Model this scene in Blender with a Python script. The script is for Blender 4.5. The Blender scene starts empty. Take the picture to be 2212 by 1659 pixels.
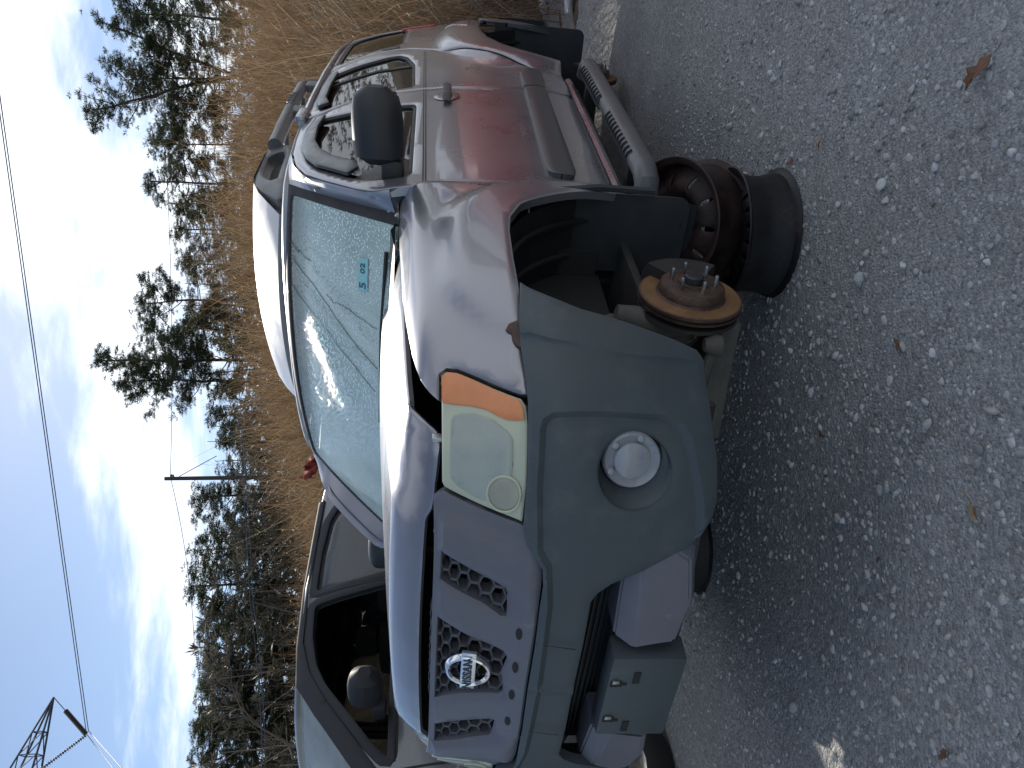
import bpy, bmesh, math, random
import numpy as np
from mathutils import Vector, Matrix
from mathutils.geometry import delaunay_2d_cdt
random.seed(7); RNG = np.random.default_rng(7)
R_ = math.radians
scene = bpy.context.scene
COL = scene.collection
# ------------------------------------------------------------------ camera (upright phone picture, stored on its side)
CAM_H, PITCH, FPX = 1.22, 0.118912, 1661.0
cam = bpy.data.cameras.new('camera'); camo = bpy.data.objects.new('camera', cam); COL.objects.link(camo)
cam.sensor_fit = 'HORIZONTAL'; cam.sensor_width = 36.0; cam.lens = FPX / 2212 * 36.0
cam.clip_start = .05; cam.clip_end = 3000
_up = Vector((0, math.sin(PITCH), math.cos(PITCH))); _fw = Vector((0, math.cos(PITCH), -math.sin(PITCH))); _rt = Vector((1, 0, 0))
_m = Matrix((-_up, _rt, -_fw)).transposed().to_4x4(); _m.translation = (0, 0, CAM_H)
camo.matrix_world = _m
scene.camera = camo
# ------------------------------------------------------------------ light
SUN_EL, SUN_AZ = 33.0, 5.0          # azimuth measured from +Y towards +X
sd = Vector((math.sin(R_(SUN_AZ)) * math.cos(R_(SUN_EL)), math.cos(R_(SUN_AZ)) * math.cos(R_(SUN_EL)), math.sin(R_(SUN_EL))))
world = bpy.data.worlds.new('World'); scene.world = world; world.use_nodes = True
wn = world.node_tree; wn.nodes.clear()
def N(nt, t, **k):
    n = nt.nodes.new(t)
    for a, b in k.items(): setattr(n, a, b)
    return n
def setin(n, **k):
    for a, b in k.items():
        n.inputs[a.replace('_', ' ')].default_value = b
def build_world():
    L = wn.links.new
    out = N(wn, 'ShaderNodeOutputWorld'); bg = N(wn, 'ShaderNodeBackground'); bg.inputs[1].default_value = SKY
    L(bg.outputs[0], out.inputs[0])
    sky = N(wn, 'ShaderNodeTexSky', sky_type='NISHITA', sun_disc=False, sun_elevation=R_(SUN_EL), sun_rotation=R_(SUN_AZ), altitude=200, air_density=1.0, dust_density=.2, ozone_density=1.9)
    tc = N(wn, 'ShaderNodeTexCoord'); sep = N(wn, 'ShaderNodeSeparateXYZ'); L(tc.outputs['Generated'], sep.inputs[0])
    zz = N(wn, 'ShaderNodeMath', operation='ADD'); L(sep.outputs[2], zz.inputs[0]); zz.inputs[1].default_value = .16
    mx = N(wn, 'ShaderNodeMath', operation='MAXIMUM'); L(zz.outputs[0], mx.inputs[0]); mx.inputs[1].default_value = .05
    dv = []
    for i in (0, 1):
        d = N(wn, 'ShaderNodeMath', operation='DIVIDE'); L(sep.outputs[i], d.inputs[0]); L(mx.outputs[0], d.inputs[1]); dv.append(d)
    cb = N(wn, 'ShaderNodeCombineXYZ'); L(dv[0].outputs[0], cb.inputs[0]); L(dv[1].outputs[0], cb.inputs[1])
    mp = N(wn, 'ShaderNodeMapping'); L(cb.outputs[0], mp.inputs[0])
    mp.inputs['Location'].default_value = CLOUD_LOC; mp.inputs['Rotation'].default_value = (0, 0, R_(-28)); mp.inputs['Scale'].default_value = (1.0, 1.9, 1)
    n1 = N(wn, 'ShaderNodeTexNoise'); L(mp.outputs[0], n1.inputs[0]); setin(n1, Scale=.75, Detail=9.0, Roughness=.56, Distortion=.35)
    n2 = N(wn, 'ShaderNodeTexNoise'); L(mp.outputs[0], n2.inputs[0]); setin(n2, Scale=4.2, Detail=8.0, Roughness=.6, Distortion=.6)
    a = N(wn, 'ShaderNodeMath', operation='MULTIPLY_ADD'); L(n2.outputs[0], a.inputs[0]); a.inputs[1].default_value = .22; L(n1.outputs[0], a.inputs[2])
    # cloud bank thins out towards the left (-X) as the front passes
    g = N(wn, 'ShaderNodeMath', operation='MULTIPLY_ADD'); L(dv[0].outputs[0], g.inputs[0]); g.inputs[1].default_value = CLOUD_GX; L(a.outputs[0], g.inputs[2])
    mr = N(wn, 'ShaderNodeMapRange'); mr.interpolation_type = 'SMOOTHSTEP'; L(g.outputs[0], mr.inputs[0]); mr.inputs[1].default_value = CLOUD_T[0]; mr.inputs[2].default_value = CLOUD_T[1]
    mul = N(wn, 'ShaderNodeMath', operation='MULTIPLY_ADD'); L(mr.outputs[0], mul.inputs[0]); mul.inputs[1].default_value = .90; mul.inputs[2].default_value = .04
    mix = N(wn, 'ShaderNodeMixRGB'); L(mul.outputs[0], mix.inputs[0]); L(sky.outputs[0], mix.inputs[1]); 
    # thin high cloud scatters forward: brighter towards the sun
    dt = N(wn, 'ShaderNodeVectorMath', operation='DOT_PRODUCT'); L(tc.outputs['Generated'], dt.inputs[0]); dt.inputs[1].default_value = sd[:]
    mxd = N(wn, 'ShaderNodeMath', operation='MAXIMUM'); L(dt.outputs['Value'], mxd.inputs[0]); mxd.inputs[1].default_value = 0.
    pw = N(wn, 'ShaderNodeMath', operation='POWER'); L(mxd.outputs[0], pw.inputs[0]); pw.inputs[1].default_value = 3.
    ph = N(wn, 'ShaderNodeMath', operation='MULTIPLY_ADD'); L(pw.outputs[0], ph.inputs[0]); ph.inputs[1].default_value = CLOUD_P[1]; ph.inputs[2].default_value = CLOUD_P[0]
    cc = N(wn, 'ShaderNodeVectorMath', operation='SCALE'); cc.inputs[0].default_value = CLOUD_COL[:3]; L(ph.outputs[0], cc.inputs['Scale']); L(cc.outputs[0], mix.inputs[2])
    L(mix.outputs[0], bg.inputs[0])
SKY = .10
CLOUD_LOC = (3.1, 2.2, 0); CLOUD_GX = .11; CLOUD_T = (.555, .74); CLOUD_COL = (.94, 1.0, 1.08, 1); CLOUD_P = (7.0, 5.0)
build_world()
sun = bpy.data.lights.new('sun', 'SUN'); sun.energy = 4.2; sun.angle = R_(.55); sun.color = (1, .93, .82)
suno = bpy.data.objects.new('sun', sun); COL.objects.link(suno); suno.rotation_euler = sd.to_track_quat('Z', 'Y').to_euler(); suno.location = (0, 0, 30)
vs = scene.view_settings; vs.view_transform = 'Standard'; vs.look = 'None'; vs.exposure = 0.38; vs.gamma = 1.0; vs.use_curve_mapping = False
# ------------------------------------------------------------------ pixel ray (2212x1659 picture) -> a real place at a chosen distance
def ray(dx, dy):
    x = (1659 - dy - 829.5) / FPX; y = (1106 - dx) / FPX
    return Vector((x, math.cos(PITCH) + math.sin(PITCH) * y, -math.sin(PITCH) + math.cos(PITCH) * y))
def at(dx, dy, Y):
    r = ray(dx, dy); return Vector((0, 0, CAM_H)) + r * (Y / r.y)
def at_z(dx, dy, z):
    r = ray(dx, dy); return Vector((0, 0, CAM_H)) + r * ((z - CAM_H) / r.z)
# ------------------------------------------------------------------ materials
def mat(name):
    m = bpy.data.materials.new(name); m.use_nodes = True; nt = m.node_tree
    return m, nt, nt.nodes['Principled BSDF'], nt.links.new
def P(name, col, rough=.5, metal=0., coat=0., spec=.5, noise=None, bump=None, dirt=None, coat_rough=.05, cells=None):
    """noise=(scale,amount) colour variation; bump=(scale,strength,dist); dirt=(scale,colour,lo,hi)"""
    m, nt, b, L = mat(name)
    b.inputs['Base Color'].default_value = (*col, 1); b.inputs['Roughness'].default_value = rough; b.inputs['Metallic'].default_value = metal
    b.inputs['Coat Weight'].default_value = coat; b.inputs['Coat Roughness'].default_value = coat_rough; b.inputs['Specular IOR Level'].default_value = spec
    tc = N(nt, 'ShaderNodeTexCoord'); src = None
    if noise:
        n = N(nt, 'ShaderNodeTexNoise'); L(tc.outputs['Object'], n.inputs[0]); setin(n, Scale=noise[0], Detail=6.0, Roughness=.65)
        mr = N(nt, 'ShaderNodeMapRange'); L(n.outputs[0], mr.inputs[0]); mr.inputs[1].default_value = .25; mr.inputs[2].default_value = .75; mr.inputs[3].default_value = 1 - noise[1]; mr.inputs[4].default_value = 1 + noise[1]
        mx = N(nt, 'ShaderNodeMixRGB', blend_type='MULTIPLY'); mx.inputs[0].default_value = 1; mx.inputs[1].default_value = (*col, 1); L(mr.outputs[0], mx.inputs[2]); src = mx
        L(mx.outputs[0], b.inputs['Base Color'])
        rr = N(nt, 'ShaderNodeMapRange'); L(n.outputs[0], rr.inputs[0]); rr.inputs[1].default_value = .3; rr.inputs[2].default_value = .7; rr.inputs[3].default_value = max(rough - .08, .02); rr.inputs[4].default_value = min(rough + .1, 1); L(rr.outputs[0], b.inputs['Roughness'])
    if dirt:
        n = N(nt, 'ShaderNodeTexNoise'); L(tc.outputs['Object'], n.inputs[0]); setin(n, Scale=dirt[0], Detail=10.0, Roughness=.7)
        mr = N(nt, 'ShaderNodeMapRange'); L(n.outputs[0], mr.inputs[0]); mr.inputs[1].default_value = dirt[2]; mr.inputs[2].default_value = dirt[3]
        mx = N(nt, 'ShaderNodeMixRGB'); L(mr.outputs[0], mx.inputs[0]); mx.inputs[2].default_value = (*dirt[1], 1)
        if src: L(src.outputs[0], mx.inputs[1])
        else: mx.inputs[1].default_value = (*col, 1)
        L(mx.outputs[0], b.inputs['Base Color'])
    if bump:
        n = N(nt, 'ShaderNodeTexNoise'); L(tc.outputs['Object'], n.inputs[0]); setin(n, Scale=bump[0], Detail=5.0, Roughness=.6)
        bp = N(nt, 'ShaderNodeBump'); L(n.outputs[0], bp.inputs['Height']); bp.inputs['Strength'].default_value = bump[1]; bp.inputs['Distance'].default_value = bump[2]; L(bp.outputs[0], b.inputs['Normal'])
    return m
def glass(name, tint, dustcol, dust=(.06, .2), scale=6., ior=1.5):
    """tinted pane: fresnel reflection over see-through tint, with a film of dust"""
    m, nt, b, L = mat(name); nt.nodes.remove(b)
    out = nt.nodes['Material Output']
    tr = N(nt, 'ShaderNodeBsdfTransparent'); tr.inputs[0].default_value = (*tint, 1)
    gl = N(nt, 'ShaderNodeBsdfGlossy'); gl.inputs['Roughness'].default_value = .02; gl.inputs[0].default_value = (1, 1, 1, 1)
    fr = N(nt, 'ShaderNodeFresnel'); fr.inputs[0].default_value = ior
    mx = N(nt, 'ShaderNodeMixShader'); L(fr.outputs[0], mx.inputs[0]); L(tr.outputs[0], mx.inputs[1]); L(gl.outputs[0], mx.inputs[2])
    df = N(nt, 'ShaderNodeBsdfDiffuse'); df.inputs[0].default_value = (*dustcol, 1)
    tc = N(nt, 'ShaderNodeTexCoord'); n = N(nt, 'ShaderNodeTexNoise'); L(tc.outputs['Object'], n.inputs[0]); setin(n, Scale=scale, Detail=8.0, Roughness=.65)
    mr = N(nt, 'ShaderNodeMapRange'); L(n.outputs[0], mr.inputs[0]); mr.inputs[1].default_value = .3; mr.inputs[2].default_value = .7; mr.inputs[3].default_value = dust[0]; mr.inputs[4].default_value = dust[1]
    m2 = N(nt, 'ShaderNodeMixShader'); L(mr.outputs[0], m2.inputs[0]); L(mx.outputs[0], m2.inputs[1]); L(df.outputs[0], m2.inputs[2])
    L(m2.outputs[0], out.inputs[0])
    return m
def leafmat(name, cols, trans=.35, rough=.6, scale=3.):
    """thin dry leaf / blade: diffuse + translucent, colour varied by position"""
    m, nt, b, L = mat(name); nt.nodes.remove(b); out = nt.nodes['Material Output']
    g = N(nt, 'ShaderNodeNewGeometry'); n = N(nt, 'ShaderNodeTexNoise'); L(g.outputs['Position'], n.inputs[0]); setin(n, Scale=scale, Detail=3.0, Roughness=.7)
    ri = N(nt, 'ShaderNodeMath', operation='MULTIPLY_ADD'); L(g.outputs['Random Per Island'], ri.inputs[0]); ri.inputs[1].default_value = .55
    hf = N(nt, 'ShaderNodeMath', operation='MULTIPLY_ADD'); L(n.outputs[0], hf.inputs[0]); hf.inputs[1].default_value = 1.1; hf.inputs[2].default_value = -.32; L(hf.outputs[0], ri.inputs[2])
    cr = N(nt, 'ShaderNodeValToRGB'); e = cr.color_ramp.elements
    e[0].position = 0; e[0].color = (*cols[0], 1); e[1].position = 1; e[1].color = (*cols[-1], 1)
    for i, c in enumerate(cols[1:-1]): q = e.new((i + 1) / (len(cols) - 1)); q.color = (*c, 1)
    L(ri.outputs[0], cr.inputs[0])
    d = N(nt, 'ShaderNodeBsdfPrincipled'); d.inputs['Roughness'].default_value = rough; d.inputs['Specular IOR Level'].default_value = .3; t = N(nt, 'ShaderNodeBsdfTranslucent')
    L(cr.outputs[0], d.inputs[0]); L(cr.outputs[0], t.inputs[0])
    mx = N(nt, 'ShaderNodeMixShader'); mx.inputs[0].default_value = trans; L(d.outputs[0], mx.inputs[1]); L(t.outputs[0], mx.inputs[2]); L(mx.outputs[0], out.inputs[0])
    return m
# ------------------------------------------------------------------ mesh helpers
class MB:
    def __init__(s): s.v = []; s.f = []; s.n = 0
    def add(s, V, F):
        V = np.asarray(V, float).reshape(-1, 3); s.v.append(V); s.f += [tuple(i + s.n for i in f) for f in F]; s.n += len(V); return s
    def box(s, c, size, rot=None, taper=1., bev=0.):
        hx, hy, hz = [q / 2 for q in size]
        if bev:
            bm = bmesh.new(); bmesh.ops.create_cube(bm, size=1.0)
            for v in bm.verts: v.co = Vector((v.co.x * size[0], v.co.y * size[1], v.co.z * size[2]))
            for v in bm.verts:
                if v.co.z > 0: v.co.x *= taper; v.co.y *= taper
            bmesh.ops.bevel(bm, geom=bm.edges[:], offset=bev, segments=2, profile=.6, affect='EDGES')
            bm.verts.index_update(); V = np.array([v.co[:] for v in bm.verts]); F = [[v.index for v in f.verts] for f in bm.faces]; bm.free()
        else:
            V = np.array([(x * (taper if z > 0 else 1), y * (taper if z > 0 else 1), z) for z in (-hz, hz) for x, y in ((-hx, -hy), (hx, -hy), (hx, hy), (-hx, hy))])
            F = [(3, 2, 1, 0), (4, 5, 6, 7), (0, 1, 5, 4), (1, 2, 6, 5), (2, 3, 7, 6), (3, 0, 4, 7)]
        if rot is not None: V = V @ np.array(rot).T
        return s.add(V + np.array(c), F)
    def tube(s, pts, r, n=8, caps=True):
        pts = np.asarray(pts, float); m = len(pts); r = np.broadcast_to(np.asarray(r, float), (m,))
        T = np.gradient(pts, axis=0); T /= np.linalg.norm(T, axis=1)[:, None] + 1e-12
        a = np.array([0, 0, 1.]) if abs(T[0][2]) < .9 else np.array([1., 0, 0])
        V = []; b = np.cross(T[0], a); b /= np.linalg.norm(b)
        ang = np.linspace(0, 2 * math.pi, n, endpoint=False)
        for i in range(m):
            b = b - T[i] * (b @ T[i]); b /= np.linalg.norm(b); c = np.cross(T[i], b)
            V.append(pts[i] + r[i] * (np.cos(ang)[:, None] * b + np.sin(ang)[:, None] * c))
        F = [(i * n + j, i * n + (j + 1) % n, (i + 1) * n + (j + 1) % n, (i + 1) * n + j) for i in range(m - 1) for j in range(n)]
        if caps: F += [tuple(range(n - 1, -1, -1)), tuple((m - 1) * n + j for j in range(n))]
        return s.add(np.concatenate(V), F)
    def lathe(s, prof, n=24, M=None, closed=False):
        """prof: (radius, height) about local z; M 4x4 (numpy) placing it"""
        prof = np.asarray(prof, float); m = len(prof); ang = np.linspace(0, 2 * math.pi, n, endpoint=False)
        V = np.stack([np.stack([p[0] * np.cos(ang), p[0] * np.sin(ang), np.full(n, p[1])], 1) for p in prof]).reshape(-1, 3)
        k = m if closed else m - 1
        F = [(i * n + j, i * n + (j + 1) % n, ((i + 1) % m) * n + (j + 1) % n, ((i + 1) % m) * n + j) for i in range(k) for j in range(n)]
        if M is not None: M = np.asarray(M, float); V = V @ M[:3, :3].T + M[:3, 3]
        return s.add(V, F)
    def grid(s, A, closed=False):
        A = np.asarray(A, float); a, b = A.shape[:2]
        return s.add(A.reshape(-1, 3), [(i * b + j, (i + 1) * b + j, (i + 1) * b + j + 1, i * b + j + 1) for i in range(a - 1) for j in range(b - 1)])
    def prism(s, poly, fn, d0, d1):
        """2-D polygon extruded between depths d0,d1; fn(a,b,d)->xyz"""
        n = len(poly); V = [fn(a, b, d0) for a, b in poly] + [fn(a, b, d1) for a, b in poly]
        return s.add(V, [tuple(range(n - 1, -1, -1)), tuple(range(n, 2 * n))] + [(i, (i + 1) % n, n + (i + 1) % n, n + i) for i in range(n)])
    def arrays(s): return np.concatenate(s.v), s.f
def mesh(name, V, F, m, sharp=38, smooth=True):
    me = bpy.data.meshes.new(name); me.from_pydata(np.asarray(V, float).tolist(), [], [list(f) for f in F]); 
    if m is not None: me.materials.append(m)
    if smooth:
        me.shade_smooth()
        if sharp: me.set_sharp_from_angle(angle=R_(sharp))
    me.update(); return me
def link(name, me, parent=None, loc=None):
    o = bpy.data.objects.new(name, me); COL.objects.link(o)
    if parent is not None: o.parent = parent
    if loc is not None: o.location = loc
    return o
def fast_mesh(name, V, F4, m, smooth=False):
    """large meshes: V (n,3), F4 (k,3|4) numpy"""
    me = bpy.data.meshes.new(name); V = np.ascontiguousarray(V, np.float32); F4 = np.ascontiguousarray(F4, np.int32); k, w = F4.shape
    me.vertices.add(len(V)); me.vertices.foreach_set('co', V.ravel()); me.loops.add(k * w); me.loops.foreach_set('vertex_index', F4.ravel())
    me.polygons.add(k); me.polygons.foreach_set('loop_start', np.arange(0, k * w, w, dtype=np.int32))
    me.update(calc_edges=True)
    if smooth: me.shade_smooth()
    me.materials.append(m); return me
def tag(o, label=None, cat=None, group=None, kind=None):
    if label: o['label'] = label
    if cat: o['category'] = cat
    if group: o['group'] = group
    if kind: o['kind'] = kind
    return o
def empty(name, loc=(0, 0, 0), M=None):
    o = bpy.data.objects.new(name, None); COL.objects.link(o); o.empty_display_size = .2
    if M is not None: o.matrix_world = M
    else: o.location = loc
    return o
def chaikin(p, n=2, keep=()):
    p = [tuple(q) for q in p]
    for _ in range(n):
        o = []
        for i in range(len(p)):
            a, b = np.array(p[i]), np.array(p[(i + 1) % len(p)]); o += [tuple(.75 * a + .25 * b), tuple(.25 * a + .75 * b)]
        p = o
    return p
def spline(pts, n=6):
    """open Catmull-Rom through 2-D/3-D points"""
    p = np.asarray(pts, float); q = np.vstack([2 * p[0] - p[1], p, 2 * p[-1] - p[-2]]); out = []
    for i in range(len(p) - 1):
        for t in np.linspace(0, 1, n, endpoint=False): out.append(cr(q[i], q[i + 1], q[i + 2], q[i + 3], t))
    out.append(p[-1]); return np.array(out)
def fillet(p, r, n=5):
    """round polygon corners, radius r (scalar or list)"""
    p = np.asarray(p, float); out = []; m = len(p)
    for i in range(m):
        a, b, c = p[i - 1], p[i], p[(i + 1) % m]; ri = r[i] if hasattr(r, '__len__') else r
        u, w = a - b, c - b; lu, lw = np.linalg.norm(u), np.linalg.norm(w); k = min(ri, .45 * lu, .45 * lw)
        if k <= 1e-6: out.append(b); continue
        s, e = b + u / lu * k, b + w / lw * k
        for t in np.linspace(0, 1, n): out.append((1 - t) ** 2 * s + 2 * t * (1 - t) * b + t * t * e)
    return np.array(out)
def inset(poly, d):
    p = np.asarray(poly, float); a = np.roll(p, 1, 0); b = np.roll(p, -1, 0)
    area = .5 * np.sum(p[:, 0] * b[:, 1] - b[:, 0] * p[:, 1]); sg = 1 if area > 0 else -1
    e1 = p - a; e1 /= np.linalg.norm(e1, axis=1)[:, None] + 1e-12; e2 = b - p; e2 /= np.linalg.norm(e2, axis=1)[:, None] + 1e-12
    n1 = np.stack([-e1[:, 1], e1[:, 0]], 1) * sg; n2 = np.stack([-e2[:, 1], e2[:, 0]], 1) * sg; nn = n1 + n2; l = np.linalg.norm(nn, axis=1)[:, None] + 1e-9
    k = np.clip(1 / np.clip((n1 * nn).sum(1)[:, None] / l, .45, 1), 1, 2)
    return p + nn / l * d * k
def densify(p, step):
    p = np.asarray(p, float); out = []
    for i in range(len(p)):
        a, b = p[i], p[(i + 1) % len(p)]; k = max(1, int(np.ceil(np.linalg.norm(b - a) / step)))
        if np.linalg.norm(b - a) < 1e-7: continue
        out += [a + (b - a) * j / k for j in range(k)]
    return np.array(out)
CARC = np.array([-1.4, 0, .45])
def panel_arrays(outl, fn, sc=(1, 1), holes=(), step=.03, depth=.018, off=0., bev=.004, cen=CARC, back=False, extra=()):
    sc = np.array(sc, float)
    loops = [densify(np.asarray(q, float) * sc, step) for q in [outl] + list(holes)]
    pts = []; edges = []; isb = []
    for lp in loops:
        k = len(pts); n = len(lp); pts += list(lp); edges += [(k + i, k + (i + 1) % n) for i in range(n)]; isb += [1] * n
    def inside(Q, margin):
        d = poly_dist(loops[0], Q[:, 0], Q[:, 1]) < -margin
        for hl in loops[1:]: d &= poly_dist(hl, Q[:, 0], Q[:, 1]) > margin
        return d
    ring = np.concatenate([inset(loops[0], bev)] + [inset(hl, -bev) for hl in loops[1:]])
    ring = ring[inside(ring, bev * .6)]
    mn, mx = loops[0].min(0), loops[0].max(0); gx, gy = np.meshgrid(np.arange(mn[0] + step * .5, mx[0], step), np.arange(mn[1] + step * .5, mx[1], step), indexing='ij')
    G = np.stack([gx.ravel(), gy.ravel()], 1); G = G[inside(G, bev + step * .35)]
    for pl in extra:
        for dd in (-.005, .0, .005): q = inset(densify(np.asarray(pl, float) * sc, step * .6), dd); G = np.vstack([G[np.abs(poly_dist(np.asarray(pl, float) * sc, G[:, 0], G[:, 1])) > .011], q[inside(q, bev * 1.5)]]) if dd == -.005 else np.vstack([G, q[inside(q, bev * 1.5)]])
    allp = np.vstack([np.array(pts), ring, G]); nb = len(pts)
    vo, ed, fo, ov, oe, of = delaunay_2d_cdt([Vector(q) for q in allp], edges, [], 0, 1e-7)
    Q = np.array([v[:] for v in vo]); F = np.array([f for f in fo]); c = Q[F].mean(1); F = F[inside(c, 0)]
    orig = np.array([min(o) if len(o) else 10 ** 9 for o in ov]); bd = orig < nb
    A, B = Q[:, 0] / sc[0], Q[:, 1] / sc[1]; h = 1e-3
    Pm = fn(A, B); Nn = np.cross(fn(A + h, B) - fn(A - h, B), fn(A, B + h) - fn(A, B - h)); Nn /= np.linalg.norm(Nn, axis=1)[:, None] + 1e-12
    s = np.sign(((Pm - cen) * Nn).sum(1)); s[s == 0] = 1
    if np.mean(s) > 0: s[:] = 1
    else: s[:] = -1
    Nn = Nn * s[:, None]
    o = off(A, B) if callable(off) else off
    V = Pm + Nn * (np.asarray(o) - .6 * bev * bd)[..., None]
    fnorm = np.cross(V[F[:, 1]] - V[F[:, 0]], V[F[:, 2]] - V[F[:, 0]]); fl = (fnorm * Nn[F[:, 0]]).sum(1) < 0; F[fl] = F[fl][:, ::-1]
    faces = [tuple(f) for f in F]
    if depth:
        # boundary edges -> skirt
        cnt = {}
        for f in faces:
            for i in range(3): e = (f[i], f[(i + 1) % 3]); cnt[e] = 1
        be = [e for e in cnt if (e[1], e[0]) not in cnt]; ids = sorted({i for e in be for i in e}); mp = {i: len(V) + k for k, i in enumerate(ids)}
        V2 = V[ids] - Nn[ids] * depth; 
        if back:
            nV = len(V); V = np.vstack([V, V - Nn * depth]); faces += [tuple(i + nV for i in f[::-1]) for f in faces[:]]; faces += [(e[1], e[0], e[0] + nV, e[1] + nV) for e in be]
        else:
            V = np.vstack([V, V2]); faces += [(e[1], e[0], mp[e[0]], mp[e[1]]) for e in be]
    return V, faces
def mirror_y(V, F):
    V = np.array(V); V[:, 1] *= -1; return V, [tuple(f[::-1]) for f in F]
def text_mesh(name, txt, size, extr, m, M, shear=0., sx=1., bold=0.):
    cu = bpy.data.curves.new(name, 'FONT'); cu.body = txt; cu.size = size; cu.extrude = extr; cu.align_x = 'CENTER'; cu.align_y = 'CENTER'; cu.shear = shear; cu.space_character = 1.08; cu.offset = bold; cu.resolution_u = 3
    o = bpy.data.objects.new(name, cu); COL.objects.link(o); bpy.context.view_layer.update()
    me = bpy.data.meshes.new_from_object(o); bpy.data.objects.remove(o); bpy.data.curves.remove(cu)
    me.transform(Matrix.Diagonal((sx, 1, 1, 1))); me.transform(M); me.materials.clear(); me.materials.append(m); return me
def frame_M(o, x, y):
    x = Vector(x).normalized(); y = Vector(y); y = (y - x * y.dot(x)).normalized(); z = x.cross(y); M = Matrix((x, y, z)).transposed().to_4x4(); M.translation = Vector(o); return M

# ---- control net of the front wall: rows (bottom->top), columns centre->door, driver side
NX=[ # each row: list of (x,y,z) for columns 0..11
 [(.775,0,-.02),(.77,.22,-.02),(.75,.42,-.02),(.715,.545,-.02),(.655,.655,-.02),(.56,.745,-.02),(.43,.80,-.02),(.27,.83,-.02),(.05,.84,-.02),(-.15,.845,-.02),(-.35,.845,-.02),(-.52,.835,-.02)],
 [(.81,0,.12),(.805,.22,.12),(.785,.42,.12),(.745,.56,.12),(.68,.68,.12),(.58,.78,.12),(.45,.84,.12),(.28,.875,.12),(.05,.885,.12),(-.15,.885,.12),(-.35,.875,.12),(-.52,.852,.12)],
 [(.83,0,.30),(.822,.22,.30),(.80,.42,.30),(.76,.57,.30),(.695,.70,.30),(.60,.81,.30),(.46,.875,.30),(.29,.912,.30),(.05,.925,.30),(-.15,.925,.30),(-.35,.913,.30),(-.52,.877,.30)],
 [(0.815,0,0.46),(0.81,0.22,0.46),(0.79,0.42,0.46),(0.757,0.575,0.46),(0.7,0.71,0.46),(0.605,0.815,0.46),(0.465,0.878,0.46),(0.285,0.912,0.46),(0.05,0.928,0.46),(-0.15,0.928,0.46),(-0.35,0.918,0.46),(-0.52,0.884,0.46)],
 [(0.775,0,0.56),(0.768,0.22,0.56),(0.757,0.42,0.56),(0.725,0.555,0.56),(0.668,0.685,0.56),(0.58,0.785,0.56),(0.445,0.852,0.56),(0.28,0.892,0.56),(0.05,0.917,0.56),(-0.15,0.92,0.56),(-0.35,0.912,0.56),(-0.52,0.885,0.56)],
 [(0.755,0,0.66),(0.745,0.22,0.66),(0.738,0.42,0.66),(0.705,0.552,0.66),(0.645,0.675,0.66),(0.55,0.77,0.66),(0.41,0.832,0.66),(0.255,0.868,0.66),(0.04,0.895,0.66),(-0.15,0.905,0.66),(-0.35,0.9,0.66),(-0.52,0.882,0.66)],
 [(0.74,0,0.73),(0.73,0.22,0.73),(0.722,0.42,0.73),(0.688,0.55,0.735),(0.625,0.665,0.74),(0.525,0.755,0.745),(0.385,0.812,0.75),(0.228,0.845,0.757),(0.03,0.872,0.765),(-0.15,0.888,0.775),(-0.35,0.888,0.785),(-0.52,0.876,0.79)],
 [(0.72,0,0.765),(0.71,0.22,0.765),(0.7,0.42,0.765),(0.662,0.545,0.77),(0.595,0.652,0.78),(0.49,0.735,0.79),(0.345,0.785,0.8),(0.185,0.8,0.812),(0,0.815,0.826),(-0.17,0.835,0.838),(-0.36,0.845,0.85),(-0.52,0.855,0.85)],
 [(0.66,0,0.79),(0.65,0.22,0.79),(0.63,0.41,0.79),(0.585,0.515,0.795),(0.51,0.61,0.805),(0.4,0.68,0.818),(0.26,0.715,0.835),(0.11,0.728,0.85),(-0.06,0.735,0.865),(-0.21,0.75,0.88),(-0.37,0.765,0.89),(-0.52,0.8,0.9)],
]
NET=np.array(NX)
for _i,_r in ((1,(.855,.858,.858,.856,.852)),(2,(.888,.892,.892,.888,.877)),(3,(.893,.897,.897,.893,.884)),(4,(.880,.889,.893,.892,.886)),(5,(.862,.877,.886,.888,.883)),(6,(.842,.864,.878,.883,.879)),(7,(.80,.825,.845,.855,.863)),(8,(.728,.742,.757,.772,.80))): NET[_i,7:12,1]=_r
def cr(p0,p1,p2,p3,t):
    return .5*((2*p1)+(-p0+p2)*t+(2*p0-5*p1+4*p2-p3)*t*t+(-p0+3*p1-3*p2+p3)*t**3)
def net_eval(net,u,v):
    nv,nu=net.shape[:2]
    u=np.clip(np.asarray(u,float),0,nu-1-1e-9);v=np.clip(np.asarray(v,float),0,nv-1-1e-9)
    iu=np.floor(u).astype(int);iv=np.floor(v).astype(int);tu=(u-iu)[...,None];tv=(v-iv)[...,None]
    def g(a,b):
        a_=np.clip(a,0,nv-1);out=net[a_,np.clip(b,0,nu-1)].copy()
        # mirror at centre line (column -1 = column 1 mirrored), linear extension elsewhere
        m=b<0
        if np.any(m):
            q=net[a_,np.clip(-b,0,nu-1)].copy();q[...,1]*=-1;out[m]=q[m]
        m=b>nu-1
        if np.any(m): out[m]=(2*net[a_,nu-1]-net[a_,nu-2])[m]
        return out
    def row(a):
        return cr(g(a,iu-1),g(a,iu),g(a,iu+1),g(a,iu+2),tu)
    def rowx(a):
        lo=a<0;hi=a>nv-1
        r=row(np.clip(a,0,nv-1))
        if np.any(lo): r[lo]=(2*row(np.zeros_like(a))-row(np.ones_like(a)))[lo]
        if np.any(hi): r[hi]=(2*row(np.full_like(a,nv-1))-row(np.full_like(a,nv-2)))[hi]
        return r
    return cr(rowx(iv-1),rowx(iv),rowx(iv+1),rowx(iv+2),tv)
def sstep(a,b,x):
    t=np.clip((x-a)/(b-a),0,1);return t*t*(3-2*t)
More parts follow.
